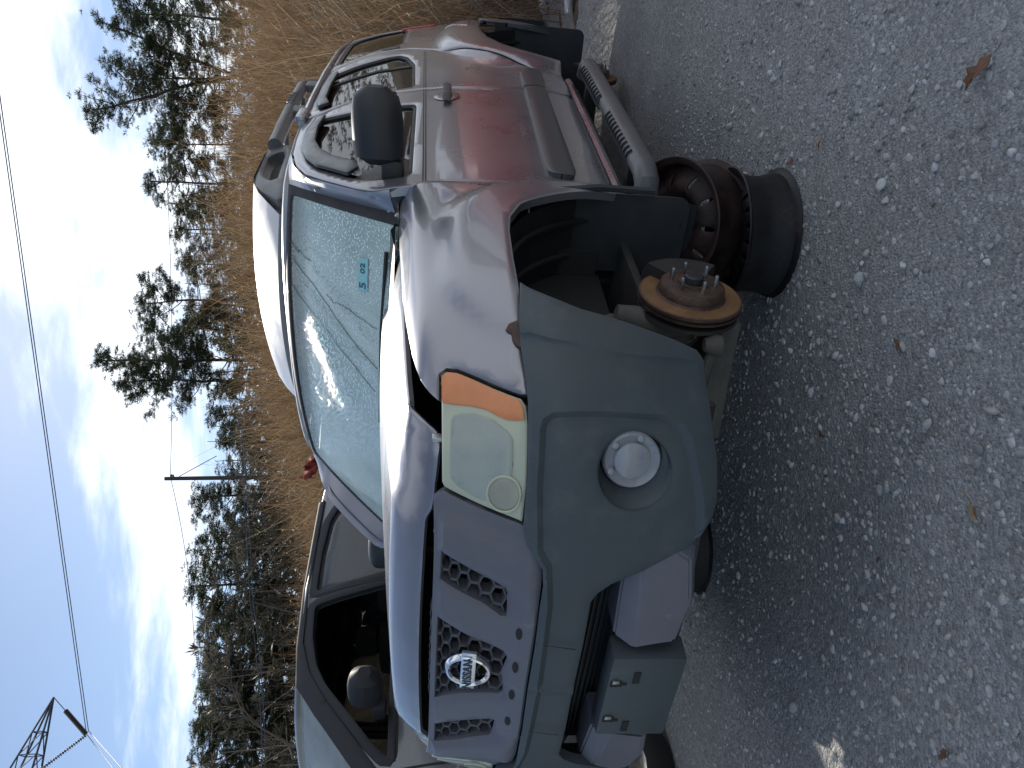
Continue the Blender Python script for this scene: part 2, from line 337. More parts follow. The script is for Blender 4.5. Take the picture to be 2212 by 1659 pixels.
def poly_dist(P,x,z):
    """signed distance to closed polygon (negative inside)"""
    P=np.asarray(P,float);x=np.asarray(x,float);z=np.asarray(z,float)
    d=np.full(x.shape,1e9);ins=np.zeros(x.shape,bool);n=len(P)
    for i in range(n):
        a,b=P[i],P[(i+1)%n];e=b-a
        t=np.clip(((x-a[0])*e[0]+(z-a[1])*e[1])/(e@e),0,1)
        d=np.minimum(d,np.hypot(x-a[0]-t*e[0],z-a[1]-t*e[1]))
        c=((a[1]>z)!=(b[1]>z))&(x<(b[0]-a[0])*(z-a[1])/(b[1]-a[1]+1e-12)+a[0]);ins^=c
    return np.where(ins,-d,d)
def sell(x,z,x0,z0,a,b,n=3.0): return (np.abs((x-x0)/a)**n+np.abs(np.clip(z-z0,0,None)/b)**n)**(1/n)
def wall(u,v):
    P=net_eval(NET,u,v)
    b=sstep(1.08,.95,sell(P[...,0],P[...,2],.03,.12,.49,.605))*sstep(8.2,6.2,np.asarray(v,float))*sstep(5.2,7.2,np.asarray(u,float))
    P[...,1]+=.036*b
    return P
ZS=np.array([-.1,.05,.10,.20,.35,.55,.75,.84,.88,1.0,1.2,1.35,1.5,1.7]);YS=np.array([.80,.825,.84,.862,.88,.885,.877,.864,.857,.836,.795,.757,.71,.64])
def _ys(z):
    z=np.asarray(z,float);i=np.clip(np.searchsorted(ZS,z)-1,0,len(ZS)-2);t=np.clip((z-ZS[i])/(ZS[i+1]-ZS[i]),0,1)
    g=lambda k:YS[np.clip(k,0,len(ZS)-1)]
    m=lambda k:(g(k+1)-g(k-1))/(ZS[np.clip(k+1,0,len(ZS)-1)]-ZS[np.clip(k-1,0,len(ZS)-1)])
    h=ZS[i+1]-ZS[i]
    return (2*t**3-3*t*t+1)*g(i)+(t**3-2*t*t+t)*h*m(i)+(-2*t**3+3*t*t)*g(i+1)+(t**3-t*t)*h*m(i+1)
def side(x,z):
    x=np.asarray(x,float);z=np.asarray(z,float)
    y=_ys(z)-.05*np.clip((-2.5-x)/.95,0,2)**2
    y=y+.045*sstep(1.09,.95,sell(x,z,-2.86,.12,.61,.665))
    return np.stack([x,y,z],-1)
def glass_side(x,z): return side(x,z)

# ================================================================== the setting
def vnoise(x, y, s, seed=0):
    """cheap smooth 2-D value noise, numpy"""
    r = np.random.default_rng(seed).random((64, 64)); x = np.asarray(x, float) * s; y = np.asarray(y, float) * s; i = np.floor(x).astype(int); j = np.floor(y).astype(int); fx = x - i; fy = y - j
    fx = fx * fx * (3 - 2 * fx); fy = fy * fy * (3 - 2 * fy); g = lambda a, b_: r[a % 64, b_ % 64]
    return (g(i, j) * (1 - fx) + g(i + 1, j) * fx) * (1 - fy) + (g(i, j + 1) * (1 - fx) + g(i + 1, j + 1) * fx) * fy
def bank_y(x): return np.interp(x, [-40, -9, -4, -1, .8, 2.4, 3.4, 5, 12, 40], [16, 11.0, 8.9, 7.6, 6.9, 6.15, 5.95, 7.6, 10., 12.])
def gz(x, y):
    x = np.asarray(x, float); y = np.asarray(y, float); d = y - bank_y(x); hgt = np.interp(x, [-40, -9, -3, 1, 4, 40], [1.0, 1.9, 2.55, 3.05, 3.25, 2.6])
    return hgt * np.clip(d / 6.8, 0, 1) ** 1.15 + .25 * np.clip(d - 6.8, 0, 4.2) * np.interp(x, [-4, 1, 3.5], [.25, .6, 1.]) + .05 * np.clip(y - 15, 0, 90) + .05 * sstep(.0, .6, d) * vnoise(x, y, 2.2, 1) + .012 * (vnoise(x, y, .8, 2) - .5) * sstep(60, 20, y)
def terrain(name, xs, ys, m, dz=0., cut=None):
    X, Y = np.meshgrid(xs, ys, indexing='ij'); V = np.stack([X, Y, gz(X, Y) + dz], -1).reshape(-1, 3); nx, ny = X.shape
    i, j = np.meshgrid(np.arange(nx - 1), np.arange(ny - 1), indexing='ij'); F = np.stack([i * ny + j, (i + 1) * ny + j, (i + 1) * ny + j + 1, i * ny + j + 1], -1).reshape(-1, 4)
    if cut is not None: c = V[F].mean(1); F = F[cut(c[:, 0], c[:, 1])]
    return link(name, fast_mesh(name, V, F, m, True))
soil = P('dry_soil', (.11, .085, .055), .95, noise=(1.2, .35), bump=(14., .6, .04))
xs = np.r_[np.linspace(-900, -60, 12), np.linspace(-50, -14, 14), np.linspace(-12, 12, 61), np.linspace(14, 50, 14), np.linspace(60, 900, 12)]; ys = np.r_[np.linspace(-400, -20, 10), np.linspace(-16, 0, 9), np.linspace(1, 18, 61), np.linspace(20, 80, 21), np.linspace(100, 1500, 14)]
tag(terrain('ground', xs, ys, soil), kind='structure')
# gravel lot: crushed grey limestone with fines
gm, nt, b, L = mat('gravel_fines'); tc = N(nt, 'ShaderNodeTexCoord')
v1 = N(nt, 'ShaderNodeTexVoronoi'); L(tc.outputs['Object'], v1.inputs[0]); v1.inputs['Scale'].default_value = 105.; v2 = N(nt, 'ShaderNodeTexVoronoi'); L(tc.outputs['Object'], v2.inputs[0]); v2.inputs['Scale'].default_value = 260.
n1 = N(nt, 'ShaderNodeTexNoise'); L(tc.outputs['Object'], n1.inputs[0]); setin(n1, Scale=1.6, Detail=8.0, Roughness=.7); n2 = N(nt, 'ShaderNodeTexNoise'); L(tc.outputs['Object'], n2.inputs[0]); setin(n2, Scale=340., Detail=3.0)
cr_ = N(nt, 'ShaderNodeValToRGB'); L(n1.outputs[0], cr_.inputs[0]); e = cr_.color_ramp.elements; e[0].position = .32; e[0].color = (.27, .268, .262, 1); e[1].position = .72; e[1].color = (.38, .382, .385, 1)
hs = N(nt, 'ShaderNodeSeparateColor'); L(v1.outputs['Color'], hs.inputs[0]); mr = N(nt, 'ShaderNodeMapRange'); L(hs.outputs[0], mr.inputs[0]); mr.inputs[3].default_value = .72; mr.inputs[4].default_value = 1.25
mxc = N(nt, 'ShaderNodeMixRGB', blend_type='MULTIPLY'); mxc.inputs[0].default_value = 1; L(cr_.outputs[0], mxc.inputs[1]); L(mr.outputs[0], mxc.inputs[2]); L(mxc.outputs[0], b.inputs['Base Color']); b.inputs['Roughness'].default_value = .95; b.inputs['Specular IOR Level'].default_value = .2
ad = N(nt, 'ShaderNodeMath', operation='MULTIPLY_ADD'); L(v2.outputs['Distance'], ad.inputs[0]); ad.inputs[1].default_value = .5; L(v1.outputs['Distance'], ad.inputs[2])
bp = N(nt, 'ShaderNodeBump'); bp.invert = True; bp.inputs['Strength'].default_value = .9; bp.inputs['Distance'].default_value = .008; L(ad.outputs[0], bp.inputs['Height']); L(bp.outputs[0], b.inputs['Normal'])
tag(terrain('gravel_lot', np.linspace(-30, 30, 241), np.r_[np.linspace(-25, 0, 26), np.linspace(.25, 17, 68)], gm, .004, lambda x, y: y < bank_y(x) + .25 + .5 * vnoise(x, y, 1.3, 5)), kind='structure')
def rockmat():
    m, nt, b, L = mat('crushed_stone'); g = N(nt, 'ShaderNodeNewGeometry'); cr_ = N(nt, 'ShaderNodeValToRGB'); L(g.outputs['Random Per Island'], cr_.inputs[0]); e = cr_.color_ramp.elements
    e[0].position = 0; e[0].color = (.20, .195, .185, 1); e[1].position = 1; e[1].color = (.56, .565, .57, 1)
    for p_, c_ in ((.3, (.32, .325, .33)), (.6, (.43, .435, .44)), (.85, (.35, .335, .31))): q = e.new(p_); q.color = (*c_, 1)
    n = N(nt, 'ShaderNodeTexNoise'); tc = N(nt, 'ShaderNodeTexCoord'); L(tc.outputs['Object'], n.inputs[0]); setin(n, Scale=120., Detail=5.0, Roughness=.7); mx = N(nt, 'ShaderNodeMixRGB', blend_type='OVERLAY'); mx.inputs[0].default_value = .45; L(cr_.outputs[0], mx.inputs[1]); L(n.outputs[0], mx.inputs[2]); L(mx.outputs[0], b.inputs['Base Color'])
    b.inputs['Roughness'].default_value = .9; b.inputs['Specular IOR Level'].default_value = .25; bp = N(nt, 'ShaderNodeBump'); bp.inputs['Strength'].default_value = .5; bp.inputs['Distance'].default_value = .003; L(n.outputs[0], bp.inputs['Height']); L(bp.outputs[0], b.inputs['Normal']); return m
stone_m = rockmat()
def ico(sub):
    bm = bmesh.new(); bmesh.ops.create_icosphere(bm, subdivisions=sub, radius=1.0); bm.verts.index_update(); V = np.array([v.co[:] for v in bm.verts]); F = np.array([[v.index for v in f.verts] for f in bm.faces]); bm.free(); return V, F
def stones(n, ylo, yhi, smin, smax, sub, seed, pw=2.2, xk=.62):
    r = np.random.default_rng(seed); y = ylo + (yhi - ylo) * r.random(n); x = (r.random(n) * 2 - 1) * (xk * y + .25); keep = y < bank_y(x) + .3
    cl = vnoise(x, y, 2.6, seed + 3); keep &= r.random(n) < .25 + 1.0 * cl; x, y = x[keep], y[keep]; n = len(x)
    s = smin + (smax - smin) * r.random(n) ** pw
    BV, BF = ico(sub); nv = len(BV); forms = []
    for k in range(10):
        dirs = r.normal(size=(10, 3)); dirs /= np.linalg.norm(dirs, axis=1)[:, None]; lim = .38 + .42 * r.random(10); q = BV * (1 + .10 * r.normal(size=(nv, 1)))
        for d_, l_ in zip(dirs, lim): o = q @ d_; q = q - np.outer(np.clip(o - l_, 0, None), d_)
        forms.append(q)
    forms = np.array(forms); k = r.integers(0, 10, n); sc = s[:, None] * np.stack([.8 + .5 * r.random(n), .7 + .4 * r.random(n), .45 + .35 * r.random(n)], 1)
    a = r.random(n) * 6.283; t1 = (r.random(n) - .5) * .7; ca, sa = np.cos(a), np.sin(a); V = forms[k] * sc[:, None, :]
    X = V[..., 0] * np.cos(t1)[:, None] - V[..., 2] * np.sin(t1)[:, None]; Z = V[..., 0] * np.sin(t1)[:, None] + V[..., 2] * np.cos(t1)[:, None]; Yv = V[..., 1]
    W_ = np.stack([X * ca[:, None] - Yv * sa[:, None] + x[:, None], X * sa[:, None] + Yv * ca[:, None] + y[:, None], Z + (gz(x, y) + sc[:, 2] * .35)[:, None]], -1).reshape(-1, 3)
    return W_, (BF[None] + (np.arange(n) * nv)[:, None, None]).reshape(-1, 3)
Vs, Fs, o_ = [], [], 0
for a_ in ((26500, 1.0, 3.2, .0038, .0105, 1, 11, 1.5), (13000, 2.8, 5.2, .005, .012, 1, 12, 1.6), (7000, 5.0, 8.5, .008, .018, 1, 13, 1.8), (6500, 1.0, 3.6, .0085, .0155, 2, 14, 1.6), (170, 1.1, 4.2, .016, .024, 2, 15, 2.0)):
    v_, f_ = stones(*a_); Vs.append(v_); Fs.append(f_ + o_); o_ += len(v_)
tag(link('gravel', fast_mesh('gravel', np.concatenate(Vs), np.concatenate(Fs), stone_m)), 'loose crushed grey limestone gravel covering the lot', kind='stuff')
# larger stones gathered at the near right corner
# ------------------------------------------------------------------ dry weeds on the bank
def strips(base, hgt, lean, width, bendp, K, seed, twist=0.):
    n = len(base); t = np.linspace(0, 1, K); r = np.random.default_rng(seed)
    c = base[:, None, :] + np.stack([lean[:, None, 0] * t ** bendp, lean[:, None, 1] * t ** bendp, hgt[:, None] * (t - .10 * (lean ** 2).sum(1)[:, None] / np.maximum(hgt[:, None], .1) ** 2 * t ** 2)], -1)
    wob = .03 * hgt[:, None, None] * np.sin(t[None, :, None] * (4 + 5 * r.random((n, 1, 1))) + r.random((n, 1, 3)) * 6.28) * t[None, :, None]; c = c + wob
    a = r.random(n) * 3.1416; sdv = np.stack([np.cos(a), np.sin(a), 0 * a], 1); w = width[:, None] * (1 - .75 * t ** 2)
    V = np.stack([c - sdv[:, None] * w[..., None] * .5, c + sdv[:, None] * w[..., None] * .5], 2).reshape(n * K * 2, 3)
    q = np.arange(K - 1); F = np.stack([2 * q, 2 * q + 1, 2 * q + 3, 2 * q + 2], 1); F = (F[None] + (np.arange(n) * K * 2)[:, None, None]).reshape(-1, 4); return V, F, c
def weed_pts(n, d0, d1, seed, xk=.66, pw=1.3):
    r = np.random.default_rng(seed); y = 5.5 + 15.5 * r.random(n * 4); x = (r.random(n * 4) * 2 - 1) * (xk * y + 1.0); d = y - bank_y(x); k = (d > d0) & (d < d1); k &= r.random(len(x)) < (.35 + .9 * vnoise(x, y, 1.1, seed)) ** pw; x, y = x[k][:n], y[k][:n]; return x, y, gz(x, y)
weedm = leafmat('dry_weed', [(.075, .045, .026), (.19, .110, .055), (.27, .165, .085), (.42, .31, .18), (.16, .125, .085)], .30, scale=2.2)
stemm = leafmat('grey_vine', [(.10, .085, .065), (.24, .20, .15), (.36, .31, .23)], .15, scale=2.)
Vs, Fs, o_ = [], [], 0; r = RNG
x, y, z = weed_pts(37000, .15, 11.6, 21); n = len(x); h = (.65 + .85 * r.random(n) ** 1.3) * (.65 + .7 * vnoise(x, y, 1.3, 9)) * np.interp(x, [-9, -3, 2, 5], [.95, 1.02, 1.15, 1.2]) * np.where(r.random(n) < .16, 1.25, 1.); ln = r.normal(0, .34, (n, 2)); ln[:, 0] -= .05
v_, f_, cen = strips(np.stack([x, y, z], 1), h, ln * h[:, None], .003 + .011 * r.random(n) ** 2, 2.0, 6, 22); Vs.append(v_); Fs.append(f_); o_ += len(v_); tops = cen[:, -1]; tdir = cen[:, -1] - cen[:, -2]
# side leaves and fine sprays in the crowns of the stems
k = r.integers(0, n, 44000); tl = .30 + .70 * r.random(len(k)) ** .55; idx = np.clip((tl * 5).astype(int), 0, 4); bs = cen[k, idx]; m_ = len(k); l2 = r.normal(0, .6, (m_, 2)); hh = (.04 + .13 * r.random(m_) ** 1.6); sgn = np.where(r.random(m_) < .3, -.4, 1.)
v_, f_, _ = strips(bs, hh * sgn, l2 * hh[:, None], .004 + .009 * r.random(m_), 1.2, 4, 23); Vs.append(v_); Fs.append(f_ + o_); o_ += len(v_)
tag(link('dry_weeds', fast_mesh('dry_weeds', np.concatenate(Vs), np.concatenate(Fs), weedm)), 'tall golden brown dry weeds covering the bank behind the cars', kind='stuff')
# tangled bare vines and bent stalks on the face of the bank
Vs, Fs, o_ = [], [], 0
x, y, z = weed_pts(15000, -.05, 5.0, 31, .72); n = len(x); h = .25 + 1.1 * r.random(n) ** 1.3; ln = r.normal(0, .75, (n, 2))
v_, f_, _ = strips(np.stack([x, y, z + .25 * r.random(n)], 1), h, ln * h[:, None], .004 + .007 * r.random(n), 1.5, 7, 32); Vs.append(v_); Fs.append(f_); o_ += len(v_)
x, y, z = weed_pts(3500, -.2, 1.2, 33, .72); n = len(x); h = .10 + .25 * r.random(n); ln = r.normal(0, 1.6, (n, 2)); v_, f_, _ = strips(np.stack([x, y, z], 1), h, ln * h[:, None], .005 + .006 * r.random(n), 1.1, 5, 34); Vs.append(v_); Fs.append(f_ + o_)
tag(link('tangled_stalks', fast_mesh('tangled_stalks', np.concatenate(Vs), np.concatenate(Fs), stemm)), 'tangle of bent grey stalks and bare vines on the near face of the bank', kind='stuff')
# drooping foxtail heads
def foxtails(n, seed):
    r = np.random.default_rng(seed); k = r.permutation(len(tops)); hk = tops[k, 2] - gz(tops[k, 0], tops[k, 1]); k = k[(hk > .7) & (hk < 1.45)][:n]; n = len(k); p0 = tops[k] + np.array([0, 0, .02]); a = r.random(n) * 6.283; d = np.stack([np.cos(a), np.sin(a), 0 * a], 1)
    Lh = .08 + .07 * r.random(n); K = 7; t = np.linspace(0, 1, K); bend = 1.3 + 1.2 * r.random(n); th = bend[:, None] * t; cx = np.sin(th) * 0; 
    px = np.cumsum(np.sin(th), 1) / K * Lh[:, None] * 1.0; pz = np.cumsum(np.cos(th), 1) / K * Lh[:, None]; c = p0[:, None] + d[:, None] * px[..., None] + np.array([0, 0, 1.]) * pz[..., None]
    rad = (.0055 + .0045 * r.random(n))[:, None] * np.array([.35, .8, 1, 1, .95, .7, .25]); m = 6; ang = np.linspace(0, 2 * np.pi, m, endpoint=False); e2 = np.cross(d, [0, 0, 1.]); V = []
    nrm = -d[:, None] * np.cos(th)[..., None] + np.array([0, 0, 1.]) * np.sin(th)[..., None]
    jit = 1 + .22 * r.normal(size=(n, K, m))
    V = c[:, :, None] + rad[:, :, None, None] * jit[..., None] * (np.cos(ang)[None, None, :, None] * e2[:, None, None] + np.sin(ang)[None, None, :, None] * nrm[:, :, None])
    i, j = np.meshgrid(np.arange(K - 1), np.arange(m), indexing='ij'); F = np.stack([i * m + j, i * m + (j + 1) % m, (i + 1) * m + (j + 1) % m, (i + 1) * m + j], -1).reshape(-1, 4); return V.reshape(-1, 3), (F[None] + (np.arange(n) * K * m)[:, None, None]).reshape(-1, 4)
v_, f_ = foxtails(850, 41)
tag(link('foxtail_heads', fast_mesh('foxtail_heads', v_, f_, leafmat('foxtail', [(.38, .27, .13), (.55, .42, .22), (.62, .50, .30)], .45))), 'pale drooping foxtail seed heads scattered through the weeds', kind='stuff')
# ------------------------------------------------------------------ pines and bare trees
needle = leafmat('pine_needle', [(.028, .036, .020), (.050, .064, .032), (.082, .092, .048)], .30, scale=.8)
bark = P('pine_bark', (.075, .052, .038), .95, noise=(6., .4), bump=(9., .8, .05)); twig = P('bare_twig', (.12, .10, .085), .9)
brushm = leafmat('winter_brush', [(.065, .066, .052), (.105, .098, .075), (.14, .122, .098), (.09, .10, .065)], .25, scale=.5)
def tuft_mesh(cs, rad, per, seed, wid):
    r = np.random.default_rng(seed); n = len(cs); d = r.normal(size=(n, per, 3)); d[..., 2] = np.abs(d[..., 2]) * .9 - .15; d /= np.linalg.norm(d, axis=2)[..., None]; l = rad[:, None] * (.6 + .6 * r.random((n, per))); tip = cs[:, None] + d * l[..., None]; sd_ = np.cross(d, r.normal(size=(n, per, 3))); sd_ /= np.linalg.norm(sd_, axis=2)[..., None] + 1e-9
    b0 = cs[:, None] + d * (l * .12)[..., None]; mid = cs[:, None] + d * (l * .6)[..., None]; V = np.stack([b0, mid + sd_ * wid, tip, mid - sd_ * wid], 2).reshape(-1, 3); F = np.arange(n * per * 4).reshape(-1, 4); return V, F
def pine_variant(seed, H, crown0, wide, dens=1., fork=0, tuft=.29, lean=.0):
    r = np.random.default_rng(seed); wood = MB(); cs = []; rs = []
    stems = []
    def stem(p0, p1, r0, r1, n=8, wob=.012):
        t = np.linspace(0, 1, n); L_ = np.linalg.norm(np.array(p1) - np.array(p0)); pts = np.array(p0)[None] * (1 - t[:, None]) + np.array(p1)[None] * t[:, None]; w = np.cumsum(r.normal(0, wob * L_, (n, 3)), 0); w[0] = 0; pts += w * (t * (1.2 - t))[:, None] * 2; wood.tube(pts, r0 * (1 - t) + r1 * t, 7); return pts
    base = np.array([0, 0, -.6])
    if fork:
        m = np.array([lean * .4, 0, H * .42]); stem(base, m, .026 * H / 2, .018 * H / 2); mains = [stem(m, m + np.array([.20 * H, r.normal(0, .03) * H, .50 * H]), .016 * H / 2, .003 * H), stem(m, m + np.array([-.16 * H, r.normal(0, .05) * H, .55 * H]), .017 * H / 2, .003 * H), stem(m, m + np.array([.03 * H, .1 * H, .48 * H]), .010 * H / 2, .002 * H)]
    else: mains = [stem(base, (lean, 0, H * .97), .022 * H / 2, .0025 * H, 14, .006)]
    for pts in mains:
        zz = pts[:, 2]; nb = int(34 * dens * (1 if not fork else .6))
        for i in range(nb):
            f = (i + r.random()) / nb; zc = crown0 * H + (H * .97 - crown0 * H) * f ** .9
            if zc < zz[0] or zc > zz[-1]: continue
            p0 = np.array([np.interp(zc, zz, pts[:, k]) for k in range(3)]); a = r.random() * 6.283; g = (zc - crown0 * H) / (H * (1 - crown0)); prof = wide * H * (.35 + .75 * math.sin(math.pi * min(1, g * .8 + .22)) ** 1.0) * (1.05 - .55 * g ** 2); l = prof * (.45 + .7 * r.random())
            up = .25 + .5 * g + .2 * r.normal(); t = np.linspace(0, 1, 6); d = np.array([math.cos(a), math.sin(a), 0]); bp_ = p0 + d[None] * (l * t)[:, None] + np.array([0, 0, 1.])[None] * (l * up * t ** 1.6)[:, None] + np.cumsum(r.normal(0, .025 * l, (6, 3)), 0) * t[:, None]; wood.tube(bp_, np.linspace(.0048 * H * .55, .0012 * H, 6), 5)
            for k in range(max(2, int(l * 3.2))):
                q = bp_[2 + int(r.random() * 3.99)]; sdr = d * .4 + r.normal(0, .5, 3); sdr[2] = abs(sdr[2]) * .6; e_ = q + sdr * l * .30 * (.4 + r.random()); wood.tube([q, (q + e_) / 2 + r.normal(0, .03 * l, 3), e_], [.0010 * H, .0008 * H, .0005 * H], 4); 
                for s_ in range(8): cs.append(e_ + r.normal(0, .20, 3)); rs.append(tuft * (.55 + .6 * r.random()))
            cs.append(bp_[-1]); rs.append(tuft); cs.append(bp_[-2] + r.normal(0, .15, 3)); rs.append(tuft * .8)
        for k in range(6): cs.append(pts[-1] + r.normal(0, .25, 3)); rs.append(tuft)
    v_, f_ = tuft_mesh(np.array(cs), np.array(rs), 30, seed + 1, .013)
    return mesh('trunk', *wood.arrays(), bark, None), fast_mesh('crown', v_, f_, needle)
PV = [pine_variant(101, 16, .38, .17, 1.0), pine_variant(102, 15, .50, .15, .9), pine_variant(103, 14, .30, .21, 1.1, fork=1), pine_variant(104, 13, .15, .20, 1.25), pine_variant(105, 15, .45, .19, .8, lean=.6)]
PH = [16, 15, 14, 13, 15]
def pine(v, dx_top, dy, Y, label, rz=0., name='pine_tree', group='pines beyond the weeds', wx=1.):
    top = at(dx_top, dy, Y); s = top.z / PH[v]; gb = float(gz(top.x, top.y)) - .2; s = (top.z - gb) / PH[v]; o = empty(name, (top.x, top.y, gb)); o.rotation_euler.z = rz; o.scale = (s * wx, s * wx, s); tag(o, label, 'tree', group); link('trunk', PV[v][0], o); link('crown', PV[v][1], o); return o
pine(2, 192, 150, 38, 'forked spreading pine rising highest on the right above the weeds', .3, wx=1.05)
pine(3, 255, 20, 44, 'dense dark pine at the right edge of the photo, right of the forked pine', 1.2, wx=1.1)
pine(4, 322, 300, 46, 'small pine just left of the forked spreading pine', 2., wx=.9)
pine(0, 315, 395, 48, 'rounded pine rising above the front of the roof rack', .7, wx=1.25)
pine(1, 372, 500, 60, 'low pine between the roof rack pine and the twin tall pines', 4., wx=1.3)
pine(3, 395, 575, 62, 'low bushy pine at the right foot of the twin tall pines', 4.6, wx=1.2)
pine(4, 292, 640, 46, 'leaning pine with two crowns, right of the twin tall pines', 3.3, wx=1.15)
pine(0, 207, 785, 44, 'tallest pine with straight bare trunk, right one of the twin tall pines', 1.6, wx=1.0)
pine(1, 245, 835, 44.5, 'straight thin pine, left one of the twin tall pines', 5.1, wx=.95)
pine(3, 395, 700, 50, 'dark bushy pine filling the foot of the twin tall pines', 2.7, wx=1.3)
pine(3, 452, 905, 62, 'low dark pine left of the twin tall pines', .2, wx=1.4)
pine(3, 470, 960, 75, 'far low pine right of the utility pole', 1.0, wx=1.5)
for i, (v, dxt, dy, Y, wx, lb) in enumerate(((1, 408, 1085, 60, 1.5, 'round topped pine just left of the utility pole'), (3, 452, 1150, 70, 1.3, 'low pine in the dip left of the round topped pine'), (0, 415, 1190, 66, 1.1, 'narrow pine right of the broad crowned pine in the left wood'),
        (4, 404, 1275, 60, 1.5, 'broad crowned pine in the middle of the left wood'), (3, 432, 1340, 72, 1.4, 'dense pine behind the middle of the left wood'), (1, 436, 1405, 66, 1.4, 'dull pine left of the dense middle pine'), (2, 406, 1470, 62, 1.2, 'forked pine over the left part of the wood'),
        (0, 424, 1520, 64, 1.3, 'pine standing behind the forked pine in the left wood'), (4, 412, 1585, 58, 1.35, 'tall clumpy pine second from the left edge'), (1, 440, 1640, 60, 1.3, 'leftmost pine at the edge of the photo'))):
    pine(v, dxt, dy, Y, lb, i * 1.7, group='pines of the left wood', wx=wx)
# bare winter trees
def bare_variant(seed, H):
    r = np.random.default_rng(seed); w = MB()
    def grow(p, d, l, rad, lev):
        n = 4; pts = [p]
        for i in range(n): d = d + r.normal(0, .14, 3) + np.array([0, 0, .05]); d /= np.linalg.norm(d); pts.append(pts[-1] + d * l / n)
        w.tube(np.array(pts), np.linspace(rad, rad * .55, n + 1), 5 if lev < 2 else 4, caps=False)
        if lev < 4:
            for i in range(3 if lev < 3 else 4):
                q = pts[2 + (i % 3)]; dd = d + r.normal(0, .55, 3); dd[2] = abs(dd[2]) * .8 + .25; dd /= np.linalg.norm(dd); grow(q, dd, l * (.55 + .2 * r.random()), rad * .5, lev + 1)
    grow(np.array([0, 0, -.4]), np.array([0, 0, 1.]), H * .40, .012 * H, 0); return mesh('branches', *w.arrays(), twig, None)
BVv = [bare_variant(201, 12), bare_variant(202, 12)]
for i, (dxt, dy, Y, lb) in enumerate(((405, 985, 55, 'bare branching tree right of the utility pole'), (420, 1070, 57, 'bare branching tree left of the utility pole'), (385, 520, 58, 'bare twiggy tree showing above the windshield'), (440, 1170, 56, 'bare tree in the dip of the left wood'), (350, 1655, 30, 'bare twig tips at the lower left edge of the sky'))):
    top = at(dxt, dy, Y); gb = float(gz(top.x, top.y)) - .2; s = (top.z - gb) / 11.5; o = empty('bare_tree', (top.x, top.y, gb)); o.rotation_euler.z = i * 1.3; o.scale = (s, s, s); tag(o, lb, 'tree', 'bare winter trees'); link('branches', BVv[i % 2], o)
# brush and young wood closing the view under the crowns: reads as one mass
r = np.random.default_rng(51); n = 10000; yy = 52 + 34 * r.random(n); ud = r.random(n); xx = np.where(ud < .72, ud / .72 * 1.25 - .66, .6 + (ud - .72) * 7) * yy; hmax = np.interp(xx / yy, [-.66, -.3, -.12, 0, .2, .55, .7], [12.5, 12, 8.5, 8.5, 8, 8, 15]); zz = hmax * r.random(n) ** .8 + gz(xx, yy)
v_, f_ = tuft_mesh(np.stack([xx, yy, zz], 1), .55 + .55 * r.random(n), 18, 52, .068); tag(link('distant_brush', fast_mesh('distant_brush', v_, f_, brushm)), 'dark grey green undergrowth of the wood behind the weeds', kind='stuff')
n = 240; yy = 50 + 25 * r.random(n); xx = (r.random(n) * 1.2 - .63) * yy; tk = MB(); zg = gz(xx, yy)
for i in range(n): l = 4 + 7 * r.random(); tk.tube([(xx[i], yy[i], zg[i] - .5), (xx[i] + r.normal(0, .25), yy[i], zg[i] + l * .5), (xx[i] + r.normal(0, .5), yy[i], zg[i] + l)], [.10, .07, .02], 5, caps=False)
tag(link('distant_saplings', mesh('distant_saplings', *tk.arrays(), twig, None)), 'thin grey sapling trunks of the distant wood', kind='stuff')

# ================================================================== the silver sport utility vehicle
CR = np.array([[-0.57289955, 0.81893556, 0.03362518], [-0.81848783, -0.57378352, 0.02915737], [0.04317158, -0.01081756, 0.99900911]])
CT = np.array([-0.34338738, 2.65374848, 0.4240945])
MC = Matrix(CR.tolist()).to_4x4(); MC.translation = CT.tolist()
OFF = Vector((-1.4, 0, -.50))
suv = empty('sport_utility_vehicle', M=MC @ Matrix.Translation(OFF))
tag(suv, 'silver sport utility vehicle missing its near wheels, dark grey bumper, propped on bare rims', 'car')
def part(name, VF, m, parent=None, sharp=38, label=None):
    V, F = VF.arrays() if isinstance(VF, MB) else VF
    o = link(name, mesh(name, V, F, m, sharp), parent or suv, -OFF if parent is None else None)
    if label: o['label'] = label
    return o
def part2(name, VF, m, sharp=38):
    a = part(name, VF, m, None, sharp); b = part(name, mirror_y(*VF), m, None, sharp); return a, b
WS = (.13, .11)            # metres per unit of the wall net
def wp(outl, holes=(), **k): return panel_arrays(outl, wall, WS, holes, **k)
def sp(outl, holes=(), **k): return panel_arrays(outl, side, (1, 1), holes, **k)
# ---- materials
paint = P('silver_paint', (.29, .285, .315), .30, .68, .7, noise=(2.5, .05), dirt=(3., (.30, .28, .25), .50, .9), coat_rough=.06)
bumperm = P('faded_grey_plastic', (.056, .071, .082), .50, noise=(5., .16), bump=(420., .12, .002), dirt=(4.5, (.095, .105, .11), .54, .74))
grillem = P('grille_grey_plastic', (.135, .137, .165), .46, noise=(6., .12), bump=(380., .08, .002), dirt=(14., (.24, .23, .23), .60, .80))
blackp = P('black_plastic', (.022, .022, .024), .45, noise=(9., .2), bump=(300., .1, .002))
liner = P('wheel_well_plastic', (.010, .012, .014), .6, noise=(6., .25), bump=(60., .3, .004), dirt=(5., (.028, .026, .024), .5, .9))
rubber = P('rubber', (.014, .014, .015), .6, noise=(10., .2))
dark = P('dark_interior', (.018, .018, .019), .8)
seatm = P('seat_fabric', (.05, .05, .05), .9, bump=(200., .3, .003))
chrome = P('chrome', (.78, .79, .82), .08, 1.)
steelz = P('zinc_steel', (.45, .45, .44), .35, 1., noise=(30., .2))
